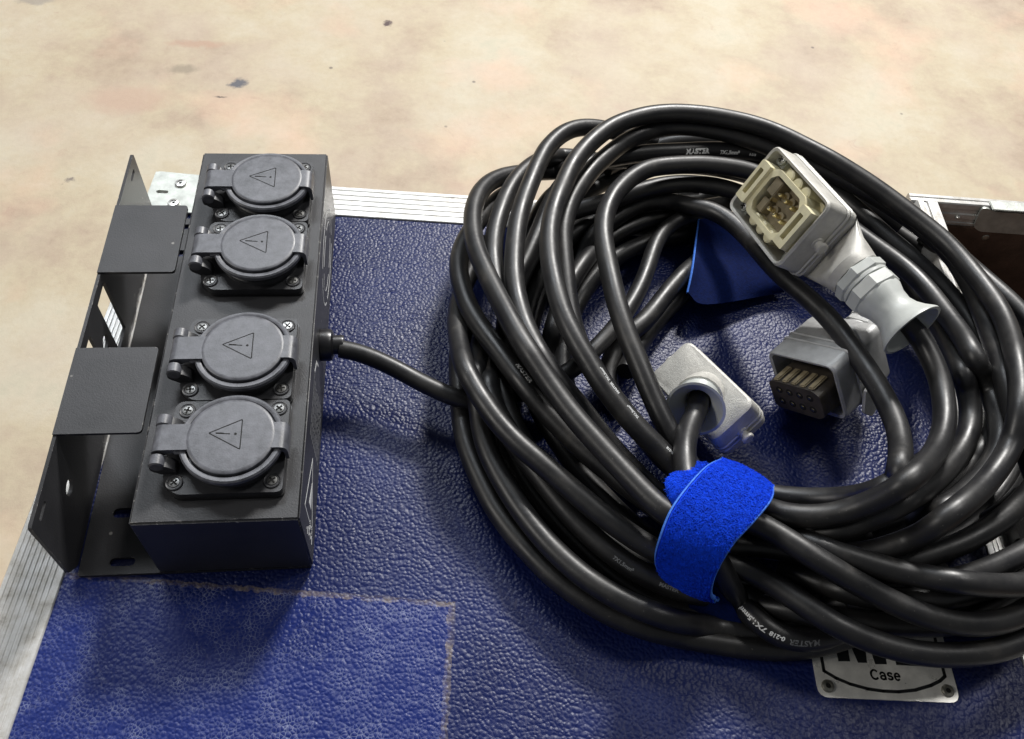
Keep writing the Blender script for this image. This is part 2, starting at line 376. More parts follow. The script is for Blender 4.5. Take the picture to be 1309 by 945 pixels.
def text_verts(s, size, bold=0.0):
    c = bpy.data.curves.new('t', 'FONT'); c.body = s; c.size = size; c.offset = bold; c.align_x = 'CENTER'; c.align_y = 'CENTER'
    c.resolution_u = 3
    o = bpy.data.objects.new('t', c); COL.objects.link(o)
    me = bpy.data.meshes.new_from_object(o)
    vs = [tuple(v.co) for v in me.vertices]; fs = [tuple(p.vertices) for p in me.polygons]
    bpy.data.objects.remove(o); bpy.data.meshes.remove(me)
    return vs, fs
def stroke(bm, pts, w, z, T, closed=False, h=0.012, mi=0):
    """thin raised line along 2-D points"""
    n = len(pts)
    rng = range(n if closed else n - 1)
    for i in rng:
        a = Vector(pts[i]); b = Vector(pts[(i + 1) % n]); d = (b - a).normalized(); q = Vector((-d.y, d.x)) * w / 2
        a = a - d * w / 3; b = b + d * w / 3
        ps = [a + q, a - q, b - q, b + q]
        lo = [bm.verts.new(T(p.x, p.y, z)) for p in ps]; hi = [bm.verts.new(T(p.x, p.y, z + h)) for p in ps]
        bm.faces.new(hi).material_index = mi
        for k in range(4): bm.faces.new((lo[k], lo[(k + 1) % 4], hi[(k + 1) % 4], hi[k])).material_index = mi
I3 = lambda x, y, z: Vector((x, y, z))
def tube(bm, P, r, n=18):
    P = [Vector(p) for p in P]
    # resample by Catmull-Rom
    Q = [2 * P[0] - P[1]] + P + [2 * P[-1] - P[-2]]; C = []
    for i in range(1, len(Q) - 2):
        for k in range(3):
            t = k / 3; a, b, c, d = Q[i - 1:i + 3]
            C.append(0.5 * ((2 * b) + (c - a) * t + (2 * a - 5 * b + 4 * c - d) * t * t + (3 * b - a - 3 * c + d) * t ** 3))
    C.append(P[-1])
    T = [(C[min(i + 1, len(C) - 1)] - C[max(i - 1, 0)]).normalized() for i in range(len(C))]
    up = Vector((0, 0, 1)); s = T[0].cross(up).normalized(); loops = []
    for i, c in enumerate(C):
        s = (s - T[i] * s.dot(T[i])).normalized(); q = s.cross(T[i])
        loops.append([c + (s * cos(2 * pi * k / n) + q * sin(2 * pi * k / n)) * r for k in range(n)])
    loft(bm, loops)
    return C, T

# ------------------------------------------------------------------ floor
bm = bmesh.new(); cube(bm, -900, 900, -500, 1500, -64, -62)
fl = done('floor', bm, 'concrete', None, 0); fl['kind'] = 'structure'

# ------------------------------------------------------------------ the blue flight case
CY = -0.093917
case = thing('flight_case', 'blue grained vinyl flight case with ribbed aluminium edging under the socket box and cable', 'flight case', (0, 0, 0), (0, 0, CY))
U0, U1, V0, V1, RW = -6.91, 43.1, -42.0, 26.71, 2.62
bm = bmesh.new(); cube(bm, U0 + .2, U1 - .2, V0 + .2, V1 - .2, -56, -.5)
done('case_body', bm, 'leather', case, 0)
bm = bmesh.new(); cube(bm, U0 + .6, U1 - .6, V0 + .6, V1 - .6, -.45, -.10)
done('top_panel', bm, 'leather', case, 0)
for (x, y) in ((U0 + 6, V0 + 6), (U1 - 6, V0 + 6), (U0 + 6, V1 - 6), (U1 - 6, V1 - 6)):
    bm = bmesh.new(); lathe(bm, [(-1.5, 2.6), (-1.5, 3.0), (1.5, 3.0), (1.5, 2.6)], (x, y, -59), (1, 0, 0), 20)
    cube(bm, x - 2.6, x + 2.6, y - 3, y + 3, -56.6, -56.02); done('castor', bm, 'grommet', case)
def rail(name, length, width, m, grooves=9, drop=3.0):
    """ribbed L extrusion: top strip width wide (x from 0), running along +y"""
    pr = [(0, -drop), (0, -.07), (.06, 0)]
    for i in range(grooves):
        x = .18 + (width - .42) * (i + .5) / grooves; g = (width - .4) / grooves * .22
        pr += [(x - g, 0), (x - g * .4, -.028), (x + g * .4, -.028), (x + g, 0)]
    pr += [(width - .05, 0), (width, -.05), (width, -.2), (.16, -.2), (.16, -drop)]
    bm = bmesh.new(); loft(bm, [[Vector((x, 0, z)) for x, z in pr], [Vector((x, length, z)) for x, z in pr]])
    return bm
bm = rail('l', 24.05 - V0, RW, 'alu'); r = done('edge_rail', bm, 'alu', case, 25); r.location = (U0, V0, 0)
bm = rail('f', U1 - U0, RW, 'alu_x', 5); bmesh.ops.rotate(bm, verts=bm.verts, cent=(0, 0, 0), matrix=Matrix.Rotation(-pi / 2, 3, 'Z'))
r = done('edge_rail', bm, 'alu_x', case, 25); r.location = (U0, V1, 0)
bm = rail('r', 24.05 - V0, RW, 'alu'); bmesh.ops.rotate(bm, verts=bm.verts, cent=(0, 0, 0), matrix=Matrix.Rotation(pi, 3, 'Z'))
r = done('edge_rail', bm, 'alu', case, 25); r.location = (U1, 24.05, 0)
# corner plate with its rivets
bm = bmesh.new()
extrude_poly(bm, rpoly([(-7.0, 26.80), (-7.0, 23.3), (2.0, 23.3), (2.0, 26.45)], .25), .03, .17, [slotx(-6.2, 24.95, .75, .28)])
cube(bm, -7.08, -7.0, 23.4, 26.8, -3.2, .12)
cp = done('corner_plate', bm, 'zinc', case)
def rivet(x, y, z, r, parent, m='rivet', hole=.09):
    bm = bmesh.new()
    lathe(bm, [(0, r), (.07, r), (.13, r * .86), (.15, r * .5), (.10, r * .42)], (0, 0, 0), (0, 0, 1), 20, True, True)
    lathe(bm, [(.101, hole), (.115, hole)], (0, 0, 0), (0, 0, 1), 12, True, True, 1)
    o = done('rivet', bm, [m, 'black'], parent); o.location = (x, y, z); return o
rivet(-5.24, 25.75, .17, .36, cp); rivet(-5.24, 23.97, .17, .36, cp); rivet(-1.0, 25.2, .17, .36, cp)
# name plate
NPU, NPV = 30.36, -4.28
bm = bmesh.new(); extrude_poly(bm, rpoly([(0, 0), (6.55, 0), (6.55, 5.0), (0, 5.0)], .5), 0, .07)
npl = done('name_plate', bm, 'plate', case, 25); npl.location = (NPU, NPV, -.095)
npl['label'] = 'riveted white metal name plate reading Case in black'
def T0(x, y, z): return Vector((x - NPU, y - NPV, z))
bm = bmesh.new()
arc = [(30.82, 0.0), (30.80, -3.10), (31.30, -3.40), (31.9, -3.64), (32.7, -3.83), (33.4, -3.90), (34.1, -3.90), (34.9, -3.79), (35.7, -3.55), (36.2, -3.32), (36.49, -3.10), (36.50, 0.0)]
stroke(bm, arc, .15, .07, T0, h=.006)
for poly in ([(31.57, -2.63), (32.13, -2.61), (32.2, -.2), (31.57, -.2)], [(32.49, -2.655), (32.92, -2.64), (33.02, -1.6), (33.02, -.2), (32.60, -.2), (32.21, -1.45)],
             [(33.29, -2.69), (33.86, -2.67), (33.86, -.2), (33.2, -.2), (33.18, -1.6)], [(34.3, -2.68), (35.85, -2.69), (35.85, -2.2), (34.9, -2.2), (34.9, -.2), (34.3, -.2)]):
    extrude_poly(bm, poly, .07, .077, T=T0)
def glyph(pts, ox, s=.215): stroke(bm, [(ox + x * s, -3.38 + y * s) for x, y in pts], .085, .0705, T0, h=.007)
def arcp(cx, cy, rx, ry, a0, a1, n=12): return [(cx + rx * cos(radians(a0 + (a1 - a0) * i / n)), cy + ry * sin(radians(a0 + (a1 - a0) * i / n))) for i in range(n + 1)]
glyph(arcp(.85, 1.0, .80, .95, 48, 312, 16), 32.98)
glyph(arcp(.62, 1.05, .5, .42, 170, 0, 8) + [(1.14, .8), (1.14, .05)], 33.40); glyph(arcp(.66, .45, .5, .38, 0, 360, 14), 33.40)
glyph(arcp(.55, 1.12, .45, .33, 30, 270, 10) + arcp(.55, .42, .47, .34, 90, -150, 10)[1:], 33.76)
glyph([(.12, .78), (1.1, .78)] + arcp(.6, .72, .52, .7, 5, 310, 14), 34.08)
done('name_plate_print', bm, 'plate_print', npl, 0)
for (x, y) in ((30.84, -3.79), (36.42, -3.77), (30.84, .3), (36.42, .3)):
    rivet(x - NPU, y - NPV, .07, .29, npl, 'knurl', .11)

# ------------------------------------------------------------------ neighbouring open case, rim 1.5 cm higher
oc = thing('open_case', 'open aluminium edged case with dark empty inside at the right edge of the picture', 'case', (44.85, 24.1, 0), (0, 0, -.10))
def prism_y(bm, pr, y0, y1): loft(bm, [[Vector((x, y0, z)) for x, z in pr], [Vector((x, y1, z)) for x, z in pr]])
bm = bmesh.new()
prism_y(bm, [(-.45, -5), (-.45, .9), (-.2, 1.30), (.0, 1.55), (.38, 1.55), (.43, 1.42), (.60, 1.42), (.65, 1.55), (1.30, 1.55), (1.38, 1.46), (1.38, -.25), (1.2, -.25), (1.2, -.6), (0, -5)], -46, -.78)
done('edge_rail', bm, 'alu', oc, 25)
bm = bmesh.new()
pr = [(0, -5), (0, 1.42), (-.08, 1.5), (-.30, 1.5), (-.34, 1.44), (-.44, 1.44), (-.48, 1.5), (-.70, 1.5), (-.76, 1.42), (-.76, 1.05), (-.70, 1.0), (-.70, .65), (-.80, .6), (-.80, .25), (-.72, .2), (-.72, -.1), (-.78, -.15), (-.78, -.35), (-.6, -.35), (-.6, -5)]
loft(bm, [[Vector((-.42, y, z)) for y, z in pr], [Vector((60, y, z)) for y, z in pr]])
done('edge_rail', bm, 'alu_x', oc, 25)
bm = bmesh.new(); cube(bm, 0, 60, -46, -44.6, -58, 1.0); cube(bm, 58.6, 60, -44.6, -.9, -58, 1.0)
cube(bm, .02, 1.2, -44.6, -.9, -58, -.62); cube(bm, 1.21, 58.6, -.95, -.62, -58, -.36); cube(bm, 1.21, 58.6, -44.6, -.96, -30, -28.6)
done('case_wall', bm, 'wood', oc, 0)
bm = bmesh.new()
extrude_poly(bm, rpoly([(4.35, 1.05), (4.6, -.25), (5.2, -.62), (12, -.62), (12, 1.22), (5.2, 1.22), (4.8, 1.45), (4.35, 1.45)], .25), 0, .14, T=lambda x, y, z: Vector((x, -.82 - z, y)))
lat = done('latch_plate', bm, 'zinc', oc)
bm = bmesh.new(); cube(bm, 4.9, 12, -1.2, -.35, 1.51, 1.62, .04); done('latch_flange', bm, 'zinc', oc)
def xrivet(x, z, r, m, parent):
    bm = bmesh.new(); lathe(bm, [(0, r), (.1, r), (.2, r * .7), (.24, r * .2)], (0, 0, 0), (0, -1, 0), 16); o = done('rivet', bm, m, parent); o.location = (x, -.80, z)
xrivet(3.2, .42, .17, 'rivet', oc); xrivet(2.3, -.62, .26, 'knurl', oc); xrivet(5.9, -1.15, .30, 'knurl', oc)

# ------------------------------------------------------------------ the socket box with its bracket
box = thing('socket_box', 'black steel power box with four flip lid sockets and a bent mounting bracket', 'power box', (0, 0, -.09))
BL, BH = 23.27, 5.17 + .09
bm = bmesh.new(); cube(bm, 0, 7, 0, BL, .22, BH, .09, 3)
bd = done('housing', bm, 'powder', box, 50)
bm = bmesh.new(); extrude_poly(bm, rpoly([(-3.62, 0), (6.92, .03), (6.92, 23.1), (-3.62, 23.1)], .12), .02, .2,
    [slotx(-1.75, .62, 1.15, .42), slotx(-2.05, 3.15, 1.2, .5), slotx(-2.0, 20.2, 1.2, .5), slotx(-1.8, 22.4, 1.15, .42)])
done('base_plate', bm, 'powder', box, 40)
bm = bmesh.new()
TF = lambda y, z, t: Vector((-3.76 + .0 - .16 + t, y, z))
outl = [(0.62, .02), (22.6, .02), (22.95, .5), (22.95, 5.38), (-.10, 5.38), (-.10, .8)]
outl = rpoly(outl, .15, 2)
extrude_poly(bm, outl, 0, .16, [rpoly([(12.3, 1.05), (13.9, 1.05), (13.9, 4.80), (12.3, 4.80)], .06, 2), ngon(11.45, 2.95, .42, .36),
    rpoly([(7.1, 1.05), (10.42, 1.05), (10.42, 4.80), (7.1, 4.80)], .06, 2), ngon(3.15, 2.9, .42, .36), slotx(1.0, 4.80, .9, .22)[::-1], slotx(21.85, 4.78, .9, .24)[::-1]], T=TF)
done('bracket_flange', bm, 'powder', box, 40)
for (y0, y1) in ((13.92, 18.72), (4.38, 9.14)):
    bm = bmesh.new(); extrude_poly(bm, [(-3.92, y0), ] + rpoly([(-3.0, y0), (-.15, y0), (-.15, y1), (-3.0, y1)], .22)[5:15] + [(-3.92, y1)], 5.32, 5.47)
    done('bracket_flap', bm, 'powder', box, 40)
bm = bmesh.new(); lathe(bm, [(0, .55), (.02, .84), (.42, .86), (.60, .80), (.68, .66), (.70, .49), (.3, .46)], (7.0, 11.2, 2.75), (1, 0, 0), 28)
lathe(bm, [(.0, .5), (1.0, .52), (1.1, .49)], (7.1, 11.2, 2.75), (1, 0, 0), 20)
done('cable_grommet', bm, 'grommet', box)
# worn white print on the right side
TP = lambda y, z, t: Vector((7.001 + t, y, z + .1))
bm = bmesh.new()
extrude_poly(bm, [(2.0, 2.0), (3.3, 2.25), (2.0, 2.75)], 0, .008, T=TP)
stroke(bm, [(1.3, 1.2), (4.4, 2.6), (1.3, 3.9)], .07, 0, TP, True, .008)
for (y, z, l) in ((.7, 1.1, .35), (.75, 1.6, .2), (.7, 2.1, .4), (1.15, 1.25, .3), (1.1, 1.9, .35), (.55, 2.6, .25)):
    stroke(bm, [(y, z), (y + l, z + .05), (y + l * .5, z + .28)], .1, 0, TP, False, .008)
stroke(bm, [(8.6, 3.9), (9.4, 3.6), (9.6, 3.0)], .12, 0, TP, False, .008)
for k in range(28):
    a = 2 * pi * k / 28; a2 = 2 * pi * (k + 1) / 28
    if k % 7 != 3: stroke(bm, [(17.6 + 3.4 * cos(a), 2.6 + 1.6 * sin(a)), (17.6 + 3.4 * cos(a2), 2.6 + 1.6 * sin(a2))], .09, 0, TP, False, .008)
    if k % 5: stroke(bm, [(17.6 + 2.5 * cos(a), 2.6 + 1.0 * sin(a)), (17.6 + 2.5 * cos(a2), 2.6 + 1.0 * sin(a2))], .06, 0, TP, False, .008)
done('printed_marking', bm, 'white_print', bd, 0)['kind'] = 'stuff'
bm = bmesh.new(); rnd = random.Random(3)
for row in range(8):
    y = 5.0
    while y < 8.2:
        l = rnd.uniform(.08, .3); stroke(bm, [(y, .9 + row * .42), (y + l, .9 + row * .42)], .12, 0, TP, False, .006); y += l + rnd.uniform(.08, .18)
done('printed_marking', bm, 'grey_print', bd, 0)['kind'] = 'stuff'

def screw_bm(bright=False):
    bm = bmesh.new()
    lathe(bm, [(-.02, .36), (.03, .37), (.05, .35), (.02, .30), (.02, .27)], (0, 0, 0), (0, 0, 1), 20, True, True, 0)
    lathe(bm, [(.02, .24), (.055, .22), (.07, .1)], (0, 0, 0), (0, 0, 1), 20, True, True, 1)
    for a in (.5, .5 + pi / 2):
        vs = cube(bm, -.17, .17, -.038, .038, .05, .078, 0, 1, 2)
        bmesh.ops.rotate(bm, verts=vs, cent=(0, 0, 0), matrix=Matrix.Rotation(a, 3, 'Z'))
    return bm
def make_socket(lidmat='lid'):
    bm = bmesh.new()
    out = [(-2.52, -1.7), (-1.9, -2.36), (2.52, -2.36), (2.52, 2.36), (-2.3, 2.36), (-2.52, 2.1)]
    extrude_poly(bm, rpoly([(x * 1.015, y * 1.015) for x, y in out], .3), 0, .16, mi=1)
    extrude_poly(bm, rpoly(out, .3), .16, .50)
    lathe(bm, [(0, 2.02), (.18, 1.98), (.3, 1.8), (.72, 1.78)], (.33, -.12, .5), (0, 0, 1), 40, False, True)
    # hinge arms rising from the left of the plate
    for y in (-1.0, .95):
        out2 = [(-1.9, .5), (-2.55, .45), (-2.98, .80), (-2.98, 1.1), (-2.7, 1.26), (-2.3, 1.15), (-2.0, .9)]
        extrude_poly(bm, rpoly(out2, .12, 2), y - .26, y + .26, T=lambda x, z, t: Vector((x, t - .1, z)))
    s = done('socket', bm, ['plastic', 'grommet'], box, 35)
    # lid
    bm = bmesh.new(); c = (.33, -.12, 0)
    lathe(bm, [(1.02, 1.6), (1.04, 2.12), (1.12, 2.22), (1.30, 2.22), (1.37, 2.15), (1.37, 1.975), (1.355, 1.955), (1.16, 1.945), (1.16, 1.87), (1.47, 1.87), (1.51, 1.82), (1.515, 1.7)], c, (0, 0, 1), 64)
    prof = [(-2.62, .98), (-2.98, 1.12), (-2.92, 1.38), (-2.70, 1.50), (2.40, 1.505), (2.60, 1.44), (2.70, 1.24), (2.70, .52), (2.56, .52), (2.52, 1.12), (2.2, 1.22), (-2.2, 1.22)]
    extrude_poly(bm, rpoly(prof, .10, 3), -.64, .64, T=lambda x, z, t: Vector((x + .02, t - .12, z)))
    cube(bm, -2.0, -1.5, -.72 - .12, .72 - .12, 1.2, 1.36, .03, 2)
    l = done('socket_lid', bm, lidmat, s, 38)
    for sy in (-1, 1):
        bm = bmesh.new(); lathe(bm, [(-.27, .26), (-.22, .33), (.22, .33), (.27, .26)], (-2.66, -.12 + sy * 1.0, 1.12), (0, 1, 0), 24)
        done('hinge_knuckle', bm, lidmat, s)
    bm = bmesh.new()
    tri = [(-.60, .02), (.74, .68), (.78, -.82)]
    TT_ = lambda x, y, z: Vector((x, y, z + 1.516))
    stroke(bm, rpoly(tri, .06, 2), .045, 0, TT_, True, .006)
    stroke(bm, [(-.28, .0), (.28, -.04)], .05, 0, TT_, False, .006)
    stroke(bm, [(-.30, .02), (.0, .0)], .05, 0, TT_, False, .006)
    extrude_poly(bm, ngon(.52, -.05, .06, .06, 10), 1.516, 1.522)
    done('warning_symbol', bm, 'ink', l, 0) if False else None
    ws = done('warning_symbol', bm, 'ink', s, 0)
    for (x, y) in ((-2.0, -1.80), (2.06, -1.82), (-1.95, 1.84), (2.06, 1.86)):
        o = done('screw', screw_bm(), ['plastic', 'screw', 'black'], s, 30); o.location = (x, y, .51)
        o.rotation_euler = (0, 0, rnd.uniform(0, 1.5))
    return s
def copy_tree(o, parent):
    c = o.copy(); COL.objects.link(c); c.parent = parent
    for ch in [q for q in bpy.data.objects if q.parent == o]: copy_tree(ch, c)
    return c
s0 = make_socket()
centers = [(3.75, 3.42), (3.75, 8.20), (3.80, 14.8), (3.80, 19.58)]
s0.location = (*centers[0], BH)
for i, c in enumerate(centers[1:]):
    s = copy_tree(s0, box); s.location = (*c, BH)
    for ch in [q for q in bpy.data.objects if q.parent == s and q.name.startswith('screw')]:
        ch.rotation_euler = (0, 0, rnd.uniform(0, 1.5))
        if i == 0 and ch.location.x > 0 and ch.location.y > 0:
            ch.data = ch.data.copy(); ch.data.materials[1] = M['screw_bright']; ch['label'] = 'bright silver screw'

